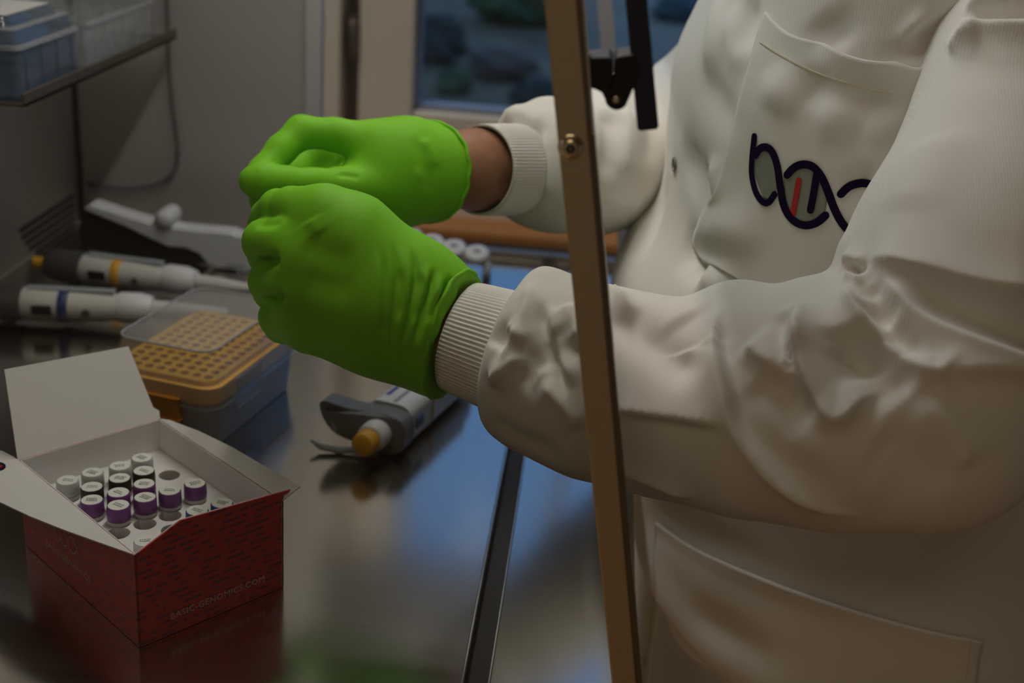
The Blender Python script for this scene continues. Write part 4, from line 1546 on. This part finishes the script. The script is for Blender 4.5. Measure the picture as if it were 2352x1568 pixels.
# stretched creases fanning from the back of the hand to the cuff
for tr, am in (([(876, 560), (884, 640), (880, 720), (886, 800)], -0.0007), ([(902, 545), (912, 620), (905, 710), (900, 790), (906, 840)], -0.0008),
               ([(930, 560), (938, 630), (928, 700), (912, 780), (910, 850)], 0.0006), ([(948, 565), (955, 640), (940, 720), (925, 800)], -0.0010),
               ([(985, 600), (975, 660), (955, 730), (940, 800)], 0.0009), ([(1000, 610), (985, 670), (968, 720), (950, 790)], -0.0012),
               ([(1015, 620), (1005, 680), (985, 730), (968, 790), (962, 840)], 0.0012), ([(1040, 630), (1020, 670), (1000, 700), (980, 750)], -0.0013),
               ([(1055, 645), (1035, 690), (1010, 730), (990, 800)], 0.0010), ([(870, 570), (872, 660), (868, 760)], 0.0005),
               ([(920, 610), (922, 680), (915, 740)], -0.0007), ([(968, 620), (965, 680), (948, 750)], -0.0008)):
    near_creases.append((tr, am * 2.1, 0.0015, 0.0020))
near_creases += [([(590, 511), (620, 513), (650, 508)], -0.0018, 0.0034),
                 ([(700, 550), (750, 580), (820, 600)], -0.0016, 0.008), ([(690, 640), (760, 655), (820, 665)], -0.0014, 0.008), ([(712, 500), (722, 520), (735, 540)], 0.0012, 0.006),
                 ([(590, 603), (615, 602), (645, 588)], -0.0062, 0.0028), ([(610, 694), (630, 690), (655, 676)], -0.0060, 0.0028)]
V = apply_folds(V, Q, near_creases)
gl1 = link('glove', mesh_np('glove', V, Q), GLOVE, person, True, True)

lo_, hi_ = box_of([(1060, 290, 0.80), (1030, 500, 0.81), (545, 400, 0.73), (690, 260, 0.76), (700, 500, 0.83), (650, 480, 0.83)], 0.03)
V, Q = surface(far_glove, lo_, hi_, 0.0015)
V = smooth_mesh(V, Q, 2)
V = apply_folds(V, Q, [([(755, 395), (780, 380), (806, 378)], 0.0014, 0.0020), ([(760, 388), (790, 366), (820, 362)], -0.0015, 0.0025), ([(770, 402), (800, 402), (830, 410)], -0.0012, 0.002),
                       ([(965, 315), (988, 345), (1000, 390)], 0.0012, 0.004), ([(945, 312), (968, 350), (980, 410), (975, 460)], -0.0012, 0.004), ([(955, 380), (970, 420), (972, 460)], 0.0012, 0.0025)])
gl2 = link('glove', mesh_np('glove', V, Q), GLOVE, person, True, True)
# rolled rims of the gloves
for o_, ax_, hand, g_ in ((N_RIM, N_AX, near_hand, gl1), (F_RIM, F_AX, far_hand, gl2)):
    ax_ = Vector(ax_).normalized()
    a_ = ax_.orthogonal().normalized()
    b_ = ax_.cross(a_)
    pts = []
    for k in range(64):
        dr = a_ * math.cos(2 * math.pi * k / 64) + b_ * math.sin(2 * math.pi * k / 64)
        rr_ = np.linspace(0.01, 0.06, 300)
        q = np.array([np.array(Vector(o_) + dr * r) for r in rr_])
        f_ = hand(q.astype(np.float32))
        i_ = int(np.argmax(f_ > 0))
        pts.append(Vector(q[i_]) + ax_ * (0.0012 + 0.0006 * math.sin(k * 1.3)))
    MB().tube(pts, 0.0012, 8, closed=True).build('glove_rim', GLOVE, g_, True, True)

# ------------------------------------------------------------------ body (one continuous skin mesh inside the clothes)
S_N, E_N = np.array([0.25, 0.225, 0.345]), P(2120, 925, 0.590)
W_N = P(1085, 781, 0.671)
S_F, E_F = np.array([0.235, 0.52, 0.355]), P(1580, 335, 0.99)
W_F = P(1085, 390, 0.812)


def body_field(p):
    d = cone(p, (0.225, 0.30, 0.27), (0.225, 0.42, 0.27), 0.115, 0.115)
    d = smin(d, cone(p, (0.21, 0.31, 0.08), (0.21, 0.41, 0.08), 0.115, 0.115), 0.06)
    d = smin(d, cone(p, (0.26, 0.31, -0.12), (0.26, 0.41, -0.12), 0.095, 0.095), 0.04)
    d = smin(d, cone(p, (0.23, 0.36, 0.36), (0.20, 0.36, 0.50), 0.06, 0.052), 0.04)           # neck
    d = smin(d, ell(p, (0.175, 0.36, 0.635), (0.095, 0.073, 0.115)), 0.02)                      # head
    d = smin(d, ell(p, (0.130, 0.36, 0.575), (0.050, 0.048, 0.050)), 0.02)                      # jaw
    d = smin(d, cone(p, (0.085, 0.36, 0.640), (0.068, 0.36, 0.610), 0.008, 0.013), 0.012)       # nose
    d = smin(d, cone(p, (0.084, 0.345, 0.575), (0.084, 0.375, 0.575), 0.007, 0.007), 0.006)     # mouth
    for s in (-1, 1):
        d = smin(d, ell(p, (0.185, 0.36 + s * 0.076, 0.625), (0.018, 0.008, 0.030)), 0.004)    # ears
        d = smax(d, -ell(p, (0.082, 0.36 + s * 0.030, 0.645), (0.012, 0.017, 0.010)), 0.006)   # eye sockets
    for S_, E_, W_, ax_ in ((S_N, E_N, W_N, N_AX), (S_F, E_F, W_F, F_AX)):
        d = smin(d, cone(p, S_, E_, 0.046, 0.036), 0.02)
        d = smin(d, cone(p, E_, W_, 0.033, 0.0268), 0.006)
        d = smin(d, cone(p, W_, W_ + ax_ / np.linalg.norm(ax_) * 0.05, 0.0262, 0.012), 0.003)
    for s in (-1, 1):
        hip, kn, an = (0.29, 0.36 + s * 0.085, -0.16), (0.295, 0.36 + s * 0.09, -0.52), (0.31, 0.36 + s * 0.09, -0.84)
        d = smin(d, cone(p, hip, kn, 0.080, 0.055), 0.04)
        d = smin(d, cone(p, kn, an, 0.055, 0.036), 0.02)
        d = smin(d, cone(p, an, (0.20, 0.36 + s * 0.10, -0.885), 0.038, 0.028), 0.02)
    return d


V, Q = surface(body_field, (-0.17, 0.02, -0.918), (0.40, 0.66, 0.78), 0.0065)
V = smooth_mesh(V, Q, 1)
bod = link('body', mesh_np('body', V, Q), SKIN, person, True, True)


def hair_field(p):
    d = ell(p, (0.182, 0.36, 0.650), (0.102, 0.081, 0.118))
    return smax(d, -plane(p, (0.120, 0.36, 0.66), (0.55, 0, 0.83)), 0.006)


V, Q = surface(hair_field, (0.05, 0.26, 0.5), (0.31, 0.46, 0.79), 0.005)
link('hair', mesh_np('hair', V, Q), 'hair', bod, True, True)
for s in (-1, 1):
    MB().lathe([(0.001, -0.0105), (0.008, -0.007), (0.0105, 0), (0.008, 0.007), (0.001, 0.0105)], (0.098, 0.36 + s * 0.030, 0.645), (1, 0, 0), 16).build('eye', 'white_plastic', bod, True, True)


def trouser_field(p):
    d = None
    for s in (-1, 1):
        hip, kn, an = (0.29, 0.36 + s * 0.085, -0.16), (0.295, 0.36 + s * 0.09, -0.52), (0.31, 0.36 + s * 0.09, -0.86)
        c = smin(cone(p, hip, kn, 0.095, 0.072), cone(p, kn, an, 0.072, 0.062), 0.03)
        d = c if d is None else smin(d, c, 0.02)
    return smax(d, -plane(p, (0, 0, -0.86), (0, 0, 1)), 0.004)


V, Q = surface(trouser_field, (0.17, 0.14, -0.9), (0.42, 0.58, -0.04), 0.008)
link('trousers', mesh_np('trousers', V, Q), 'dark_grey_plastic', person, True, True)
for s in (-1, 1):
    def shoe_field(p, s=s):
        d = cone(p, (0.33, 0.36 + s * 0.09, -0.875), (0.17, 0.36 + s * 0.10, -0.887), 0.046, 0.036)
        return smax(d, -plane(p, (0, 0, ZF + 0.0005), (0, 0, 1)), 0.004)
    V, Q = surface(shoe_field, (0.11, 0.2, ZF - 0.01), (0.40, 0.52, -0.80), 0.006)
    link('shoe', mesh_np('shoe', V, Q), 'black_plastic', person, True, True)

# ------------------------------------------------------------------ coat: body panel, sleeves, knitted cuffs
# front, back and half width of the coat at a series of heights
zk = [-0.50, -0.40, -0.30, -0.258, -0.228, -0.192, -0.144, -0.090, -0.04, 0.00, 0.05, 0.09, 0.127, 0.174, 0.228, 0.269, 0.310, 0.36, 0.40, 0.425, 0.445, 0.46]
xf = [0.195, 0.190, 0.180, 0.1756, 0.168, 0.1533, 0.1219, 0.060, 0.0548, 0.053, 0.0402, 0.0214, 0.0242, 0.0463, 0.0474, 0.048, 0.0612, 0.0751, 0.105, 0.135, 0.16, 0.175]
xb = [0.43, 0.4275, 0.425, 0.4169, 0.4112, 0.4042, 0.395, 0.38, 0.366, 0.355, 0.35, 0.346, 0.3455, 0.3464, 0.3475, 0.348, 0.349, 0.35, 0.335, 0.315, 0.295, 0.28]
hw = [0.225, 0.2207, 0.2163, 0.2145, 0.2132, 0.2116, 0.2092, 0.2065, 0.204, 0.202, 0.1995, 0.1975, 0.1965, 0.1956, 0.1945, 0.1938, 0.193, 0.192, 0.170, 0.130, 0.09, 0.066]


def spl(xs, ys, x):
    xs, ys = np.array(xs), np.array(ys)
    m_ = np.gradient(ys, xs)
    i = np.clip(np.searchsorted(xs, x) - 1, 0, len(xs) - 2)
    h = xs[i + 1] - xs[i]
    t_ = (x - xs[i]) / h
    return ((2 * t_ ** 3 - 3 * t_ ** 2 + 1) * ys[i] + (t_ ** 3 - 2 * t_ ** 2 + t_) * h * m_[i]
            + (-2 * t_ ** 3 + 3 * t_ ** 2) * ys[i + 1] + (t_ ** 3 - t_ ** 2) * h * m_[i + 1])


nz, nt = 330, 420
zz = np.linspace(zk[0], zk[-1], nz)
tt = np.linspace(0, 2 * np.pi, nt, endpoint=False)
XF, XB, HW = spl(zk, xf, zz), spl(zk, xb, zz), spl(zk, hw, zz)
ct, st = np.cos(tt), np.sin(tt)
ex_ = (2 / np.interp(zz, [-0.15, 0.02], [2.0, 2.35]))[:, None]
cc = np.sign(ct)[None] * np.abs(ct)[None] ** ex_
ss = np.sign(st)[None] * np.abs(st)[None] ** ex_
G = np.zeros((nz, nt, 3))
G[..., 0] = ((XF + XB) / 2)[:, None] - ((XB - XF) / 2)[:, None] * cc
G[..., 1] = PC_Y + 0.0 - HW[:, None] * ss
G[..., 2] = zz[:, None]
V = G.reshape(-1, 3)
ii, jj = np.meshgrid(np.arange(nz - 1), np.arange(nt), indexing='ij')
j2 = (jj + 1) % nt
Q = np.stack([ii * nt + jj, (ii + 1) * nt + jj, (ii + 1) * nt + j2, ii * nt + j2], -1).reshape(-1, 4)
nrm_ = normals(V, Q)
if (nrm_[0] @ (V[0] - np.array([PC_X, PC_Y, V[0][2]]))) < 0:
    Q = Q[:, ::-1]
torso_folds = [
    # soft drapes on the chest
    ([(1655, -40), (1650, 60), (1625, 160), (1600, 250)], 0.006, 0.010), ([(1730, -30), (1718, 60), (1705, 150)], -0.005, 0.008), ([(1690, 0), (1690, 90), (1720, 170)], 0.005, 0.008),
    ([(1600, 130), (1640, 230), (1680, 300), (1700, 350)], -0.006, 0.011), ([(1560, 330), (1600, 400), (1640, 460), (1650, 500)], -0.006, 0.011),
    ([(1635, 350), (1645, 420), (1665, 480)], 0.005, 0.008), ([(1610, 530), (1680, 530), (1780, 548)], 0.007, 0.012, 0.007), ([(1560, 560), (1600, 590), (1620, 660)], -0.006, 0.010),
    ([(1600, 625), (1650, 650), (1700, 680)], 0.006, 0.010), ([(1510, 380), (1480, 480), (1450, 580)], 0.004, 0.010), ([(1540, 400), (1510, 500), (1480, 600)], -0.003, 0.008),
    ([(1760, 180), (1800, 220), (1850, 258)], 0.005, 0.011, 0.006), ([(1856, 258), (1880, 180), (1890, 150)], -0.004, 0.006), ([(1870, 270), (1950, 275), (1975, 320)], 0.005, 0.006, 0.010),
    ([(1985, 330), (2040, 280), (2080, 255)], 0.004, 0.005), ([(1920, 240), (2000, 255), (2060, 230)], -0.005, 0.012), ([(1960, 380), (1990, 430), (2020, 420)], -0.004, 0.008),
    ([(2060, 130), (2080, 90), (2140, 20)], 0.004, 0.004), ([(1890, 20), (1910, 80), (1930, 130)], -0.004, 0.012), ([(2120, 40), (2150, 100), (2160, 130)], -0.006, 0.015),
    # lower half under the arm
    ([(1460, 1180), (1560, 1225), (1700, 1270), (1850, 1330)], -0.004, 0.012), ([(1560, 1400), (1700, 1470), (1820, 1560)], -0.005, 0.012), ([(1530, 1440), (1600, 1500), (1660, 1560)], 0.004, 0.006),
]
torso_folds = [(f_[0], f_[1] * 1.15, f_[2] * 1.15, (f_[3] if len(f_) > 3 else f_[2]) * 1.15, 0.4, False) for f_ in torso_folds]
V = apply_folds(V, Q, torso_folds)
coat = link('lab_coat', mesh_np('lab_coat', V, Q), COAT, person, True, True)
coat_bvh = bvh_of(V, Q)

# breast pocket and hip pocket: sheets sewn on the coat
Gp = coons([(1766, 28), (1830, 84), (1950, 128), (2060, 152), (2115, 156), (2180, 135)], [(1622, 606), (1750, 665), (1900, 730), (2060, 800)],
           [(1766, 28), (1743, 100), (1713, 200), (1690, 300), (1650, 430), (1600, 540), (1603, 575), (1622, 606)], [(2180, 135), (2190, 300), (2150, 500), (2060, 800)], 70, 80)
pk1 = patch('breast_pocket', coat_bvh, Gp, 0.0030, COAT, person, 0.0022, lambda u, v: 0.006 * max(0, 1 - v / 0.15) * math.sin(math.pi * min(1, max(0, u))), smooth=3)
Gh = coons([(1517, 1198), (1590, 1250), (1700, 1300), (1900, 1375), (2100, 1435), (2250, 1467)], [(1515, 1380), (1600, 1490), (1700, 1570), (1950, 1650), (2225, 1690)],
           [(1517, 1198), (1508, 1290), (1515, 1380)], [(2250, 1467), (2238, 1580), (2225, 1690)], 70, 40)
pk2 = patch('hip_pocket', coat_bvh, Gh, 0.0026, COAT, person, 0.0020, lambda u, v: 0.002 * max(0, 1 - v / 0.15), smooth=2)
pb = bvh_of(np.array([v.co[:] for v in pk1.data.vertices]), np.array([list(p_.vertices) for p_ in pk1.data.polygons]))
hb = bvh_of(np.array([v.co[:] for v in pk2.data.vertices]), np.array([list(p_.vertices) for p_ in pk2.data.polygons]))
ribbon('hem_seam', pb, [(1746, 96), (1800, 130), (1870, 165), (1960, 195), (2050, 216)], 0.0009, 0.0002, 'seam_thread', pk1, 0.0006)
ribbon('hem_seam', hb, [(2230, 1468), (2224, 1520), (2218, 1560)], 0.0008, 0.0002, 'seam_thread', pk2, 0.0006)

# snap button ring
a_, n_ = cast(coat_bvh, 1551, 378)
nn_ = Vector(n_)
t1_ = nn_.orthogonal().normalized()
t2_ = nn_.cross(t1_)
MB().tube([Vector(a_) + nn_ * 0.0008 + (t1_ * math.cos(2 * math.pi * k / 32) + t2_ * math.sin(2 * math.pi * k / 32)) * 0.0042 for k in range(32)], 0.0007, 8, closed=True) \
    .build('snap_button', 'hinge_metal', coat, True, True)

# emblem printed on the breast pocket
lw = 22 / 2900 * 0.78


def film_patch(top, bottom, left, right):
    patch('emblem_film', pb, coons(top, bottom, left, right, 16, 16), 0.0003, 'logo_film', pk1, 0.0003)


film_patch([(1738, 350), (1750, 338), (1765, 345)], [(1755, 455), (1768, 460), (1782, 445)], [(1738, 350), (1735, 400), (1755, 455)], [(1765, 345), (1785, 400), (1782, 445)])
film_patch([(1800, 405), (1850, 380), (1880, 395)], [(1825, 500), (1855, 515), (1895, 490)], [(1800, 405), (1805, 460), (1825, 500)], [(1880, 395), (1900, 440), (1895, 490)])
for tr, w_ in (([(1735, 313), (1730, 360), (1729, 400), (1738, 440), (1755, 464), (1768, 464), (1781, 446)], lw * 0.62),
               ([(1737, 356), (1748, 341), (1763, 338), (1777, 350), (1787, 380), (1793, 420), (1800, 465), (1812, 492), (1830, 510), (1853, 517), (1878, 510), (1897, 494)], lw * 0.72),
               ([(1810, 401), (1825, 385), (1845, 377), (1868, 382), (1888, 405), (1903, 440), (1918, 480), (1938, 515), (1962, 537), (1985, 543), (2010, 535)], lw * 0.72),
               ([(1932, 445), (1950, 428), (1975, 420), (2000, 422), (2025, 434)], lw * 0.72),
               ([(1877, 402), (1871, 440), (1863, 482)], lw * 0.66)):
    ribbon('emblem_stroke', pb, tr, w_, 0.0009, 'navy_print', pk1, 0.0004)
ribbon('emblem_stroke', pb, [(1836, 414), (1829, 455), (1821, 496)], lw * 0.55, 0.0007, 'red_print', pk1, 0.0004)


# sleeves
def near_sleeve(p):
    d = chain(p, [(1150, 795, 0.664, 0.0345), (1250, 835, 0.656, 0.0445), (1380, 880, 0.645, 0.0475), (1540, 915, 0.630, 0.0475), (1720, 926, 0.615, 0.0535),
                  (1920, 930, 0.600, 0.0575), (2120, 925, 0.588, 0.0590)], 0.012)
    u = chain(p, [(2120, 925, 0.588, 0.0580), (2250, 620, 0.600, 0.0595), (2435, 170, 0.632, 0.0620), (2560, -130, 0.672, 0.0700)], 0.02)
    u = smin(u, cone(p, P(2560, -130, 0.672), (0.245, 0.275, 0.392), 0.070, 0.072), 0.02)
    d = smin(d, u, 0.010)
    for x, y, dd, r in ((1238, 688, 0.655, 0.0165), (1690, 735, 0.612, 0.018), (1880, 735, 0.600, 0.018), (1985, 590, 0.597, 0.010)):
        d = smin(d, cone(p, P(x, y, dd), P(x + 5, y + 40, dd), r, r), 0.012)
    return smax(d, plane(p, P(1168, 800, 0.6635), N_AX), 0.010)


lo_, hi_ = np.array([-0.085, 0.0, 0.06]), np.array([0.36, 0.345, 0.47])
V, Q = surface(near_sleeve, lo_, hi_, 0.0019)
V = smooth_mesh(V, Q, 2)
sleeve_folds = [
    # long crest under the upper arm and the bands below it
    ([(1985, 588), (2050, 600), (2123, 616), (2247, 650), (2352, 664), (2440, 668)], 0.0075, 0.016, 0.004), ([(2080, 645), (2150, 690), (2250, 730), (2440, 790)], -0.0065, 0.010),
    ([(2010, 625), (2045, 650), (2103, 717), (2206, 778), (2352, 836), (2440, 860)], 0.0075, 0.006, 0.010), ([(1985, 690), (2040, 750), (2090, 805), (2135, 832)], -0.0075, 0.0055),
    ([(1936, 652), (1960, 715), (2041, 793), (2138, 858), (2166, 845), (2208, 795)], 0.0085, 0.006, 0.005), ([(1975, 765), (2010, 840), (2080, 920)], -0.0075, 0.012),
    ([(2138, 862), (2230, 852), (2352, 856), (2440, 866)], 0.0055, 0.014, 0.003),
    # the V-shaped crest in the crook of the arm
    ([(1850, 700), (1838, 800), (1876, 911), (1922, 957), (1980, 916), (2052, 880)], 0.0080, 0.012, 0.004), ([(1950, 745), (1965, 810), (1995, 875)], -0.0070, 0.010),
    ([(1745, 850), (1800, 910), (1870, 980)], -0.0055, 0.011), ([(1700, 790), (1752, 826), (1806, 858), (1830, 846)], 0.0060, 0.012, 0.0035),
    ([(1800, 715), (1798, 765), (1805, 805), (1824, 838)], -0.0036, 0.0036, 0.0042), ([(1838, 690), (1834, 770), (1838, 830)], 0.0040, 0.006),
    # step where the lower sleeve tucks under
    ([(1650, 680), (1643, 740), (1644, 800), (1668, 890), (1688, 968), (1732, 1036), (1794, 1098), (1898, 1160), (1990, 1190)], 0.0060, 0.0016, 0.010),
    ([(1672, 700), (1664, 800), (1690, 900), (1716, 980), (1770, 1040), (1850, 1095), (1960, 1150)], -0.0030, 0.010, 0.004),
    ([(1395, 938), (1480, 946), (1580, 958), (1684, 974)], 0.0050, 0.016, 0.0020), ([(1395, 1060), (1480, 1095), (1600, 1145)], 0.0030, 0.006),
    ([(1400, 690), (1470, 760), (1550, 830), (1630, 870)], -0.0065, 0.010), ([(1560, 720), (1600, 780), (1590, 810)], -0.003, 0.012), ([(1395, 665), (1425, 690), (1450, 720)], 0.005, 0.004),
    # puckers next to the cuff
    ([(1215, 640), (1215, 700), (1185, 770), (1150, 850), (1125, 900)], 0.004, 0.006), ([(1243, 690), (1252, 760), (1280, 850), (1310, 915)], -0.0055, 0.0026, 0.0034),
    ([(1262, 690), (1270, 750), (1295, 830), (1325, 900)], 0.003, 0.005), ([(1135, 800), (1150, 775), (1180, 790)], -0.0050, 0.007), ([(1130, 885), (1165, 850), (1212, 812)], 0.0050, 0.004),
    ([(1160, 745), (1190, 770), (1210, 790)], 0.0035, 0.003), ([(1180, 880), (1230, 830), (1250, 860)], -0.003, 0.008), ([(1240, 870), (1300, 930), (1345, 990)], 0.004, 0.005, 0.008),
    ([(1120, 950), (1180, 1000), (1300, 1050)], -0.002, 0.008), ([(1290, 700), (1320, 740), (1330, 800)], 0.004, 0.008), ([(1270, 760), (1310, 800), (1340, 780)], -0.003, 0.007),
    # shoulder
    ([(2205, 62), (2260, 66), (2440, 66)], 0.0075, 0.004, 0.010), ([(2220, 42), (2290, 36), (2440, 26)], -0.0075, 0.005), ([(2210, 24), (2280, 8), (2440, -40)], 0.0065, 0.008),
    ([(2180, 130), (2215, 95), (2270, 82)], 0.004, 0.006), ([(2150, 300), (2120, 400), (2080, 500)], 0.002, 0.015, None, 0.25, False),
    # pinched crook
    ([(1942, 606), (1960, 614), (1990, 628)], -0.0055, 0.0026), ([(1935, 590), (1960, 596), (1995, 604)], 0.0035, 0.004), ([(1938, 640), (1960, 642), (1990, 655)], 0.0040, 0.004), ([(1990, 655), (2020, 690), (2060, 740)], -0.004, 0.005),
    ([(2000, 1000), (2100, 1060), (2200, 1090)], -0.003, 0.015), ([(1820, 990), (1950, 1060), (2080, 1110)], 0.002, 0.015, None, 0.25, False), ([(2120, 900), (2180, 980), (2230, 1080)], 0.003, 0.010),
]
sleeve_folds = [(f_[0], f_[1] * 1.2) + tuple(f_[2:]) for f_ in sleeve_folds]
V = apply_folds(V, Q, sleeve_folds)
sl1 = link('sleeve', mesh_np('sleeve', V, Q), COAT, person, True, True)


def far_sleeve(p):
    d = chain(p, [(1200, 388, 0.838, 0.0350), (1270, 383, 0.855, 0.0425), (1360, 374, 0.885, 0.0480), (1470, 345, 0.935, 0.0565), (1575, 332, 0.988, 0.0600)], 0.012)
    d = smin(d, cone(p, P(1575, 332, 0.988), S_F, 0.060, 0.072), 0.012)
    d = smin(d, cone(p, S_F, (0.24, 0.46, 0.385), 0.072, 0.070), 0.02)
    for x, y, dd, r in ((1170, 275, 0.838, 0.010), (1250, 270, 0.85, 0.012)):
        d = smin(d, cone(p, P(x, y, dd), P(x + 30, y + 10, dd), r, r), 0.010)
    return smax(d, plane(p, P(1185, 388, 0.835), F_AX), 0.010)


V, Q = surface(far_sleeve, (-0.09, 0.24, 0.08), (0.34, 0.68, 0.47), 0.0036)
V = smooth_mesh(V, Q, 2)
V = apply_folds(V, Q, [([(1215, 290), (1235, 350), (1225, 420), (1215, 470)], -0.004, 0.006), ([(1240, 300), (1262, 380), (1250, 460)], 0.004, 0.006),
                       ([(1150, 265), (1200, 262), (1250, 290)], 0.003, 0.006), ([(1400, 250), (1405, 330), (1390, 420)], -0.005, 0.010), ([(1440, 240), (1440, 330), (1425, 420)], 0.004, 0.010),
                       ([(1480, 200), (1500, 300), (1490, 400)], -0.004, 0.010), ([(1380, 450), (1430, 470), (1480, 460)], 0.003, 0.010)])
sl2 = link('sleeve', mesh_np('sleeve', V, Q), COAT, person, True, True)


# ribbed cuffs
def cuff(o, ax, length, ra, rb, par, squash=1.0, ribs=84):
    ax = Vector(ax).normalized() * -1                       # from the hand up the arm
    a_ = ax.orthogonal().normalized()
    if abs(a_.z) < 0.5:
        a_ = (Vector((0, 0, 1)) - ax * ax.z).normalized()
    b_ = ax.cross(a_)
    n, m_ = ribs * 6, 14
    V, Fc = [], []
    prof = [(-0.0016, 0.0012)] + [(0.0, 0.0)] + [(0.0, length * k / (m_ - 2)) for k in range(1, m_ - 1)]
    for r_in, h in prof:
        for k in range(n):
            t_ = 2 * math.pi * k / n
            f_ = h / length
            r = ra + (rb - ra) * f_ + r_in + 0.00042 * math.cos(ribs * t_) * min(1, 0.3 + 8 * f_)
            V.append(Vector(o) + ax * h + (a_ * math.cos(t_) + b_ * math.sin(t_) * squash) * r)
    for i in range(len(prof) - 1):
        for k in range(n):
            k2 = (k + 1) % n
            Fc.append((i * n + k, i * n + k2, (i + 1) * n + k2, (i + 1) * n + k))
    o_ = MB().add(V, Fc).build('cuff', KNIT, par, True, True)
    return o_


cuff(N_CUFF, N_AX, 0.045, 0.0302, 0.0340, sl1, 0.95)
cuff(P(1100, 390, 0.810), F_AX, 0.05, 0.0300, 0.0315, sl2, 0.95)
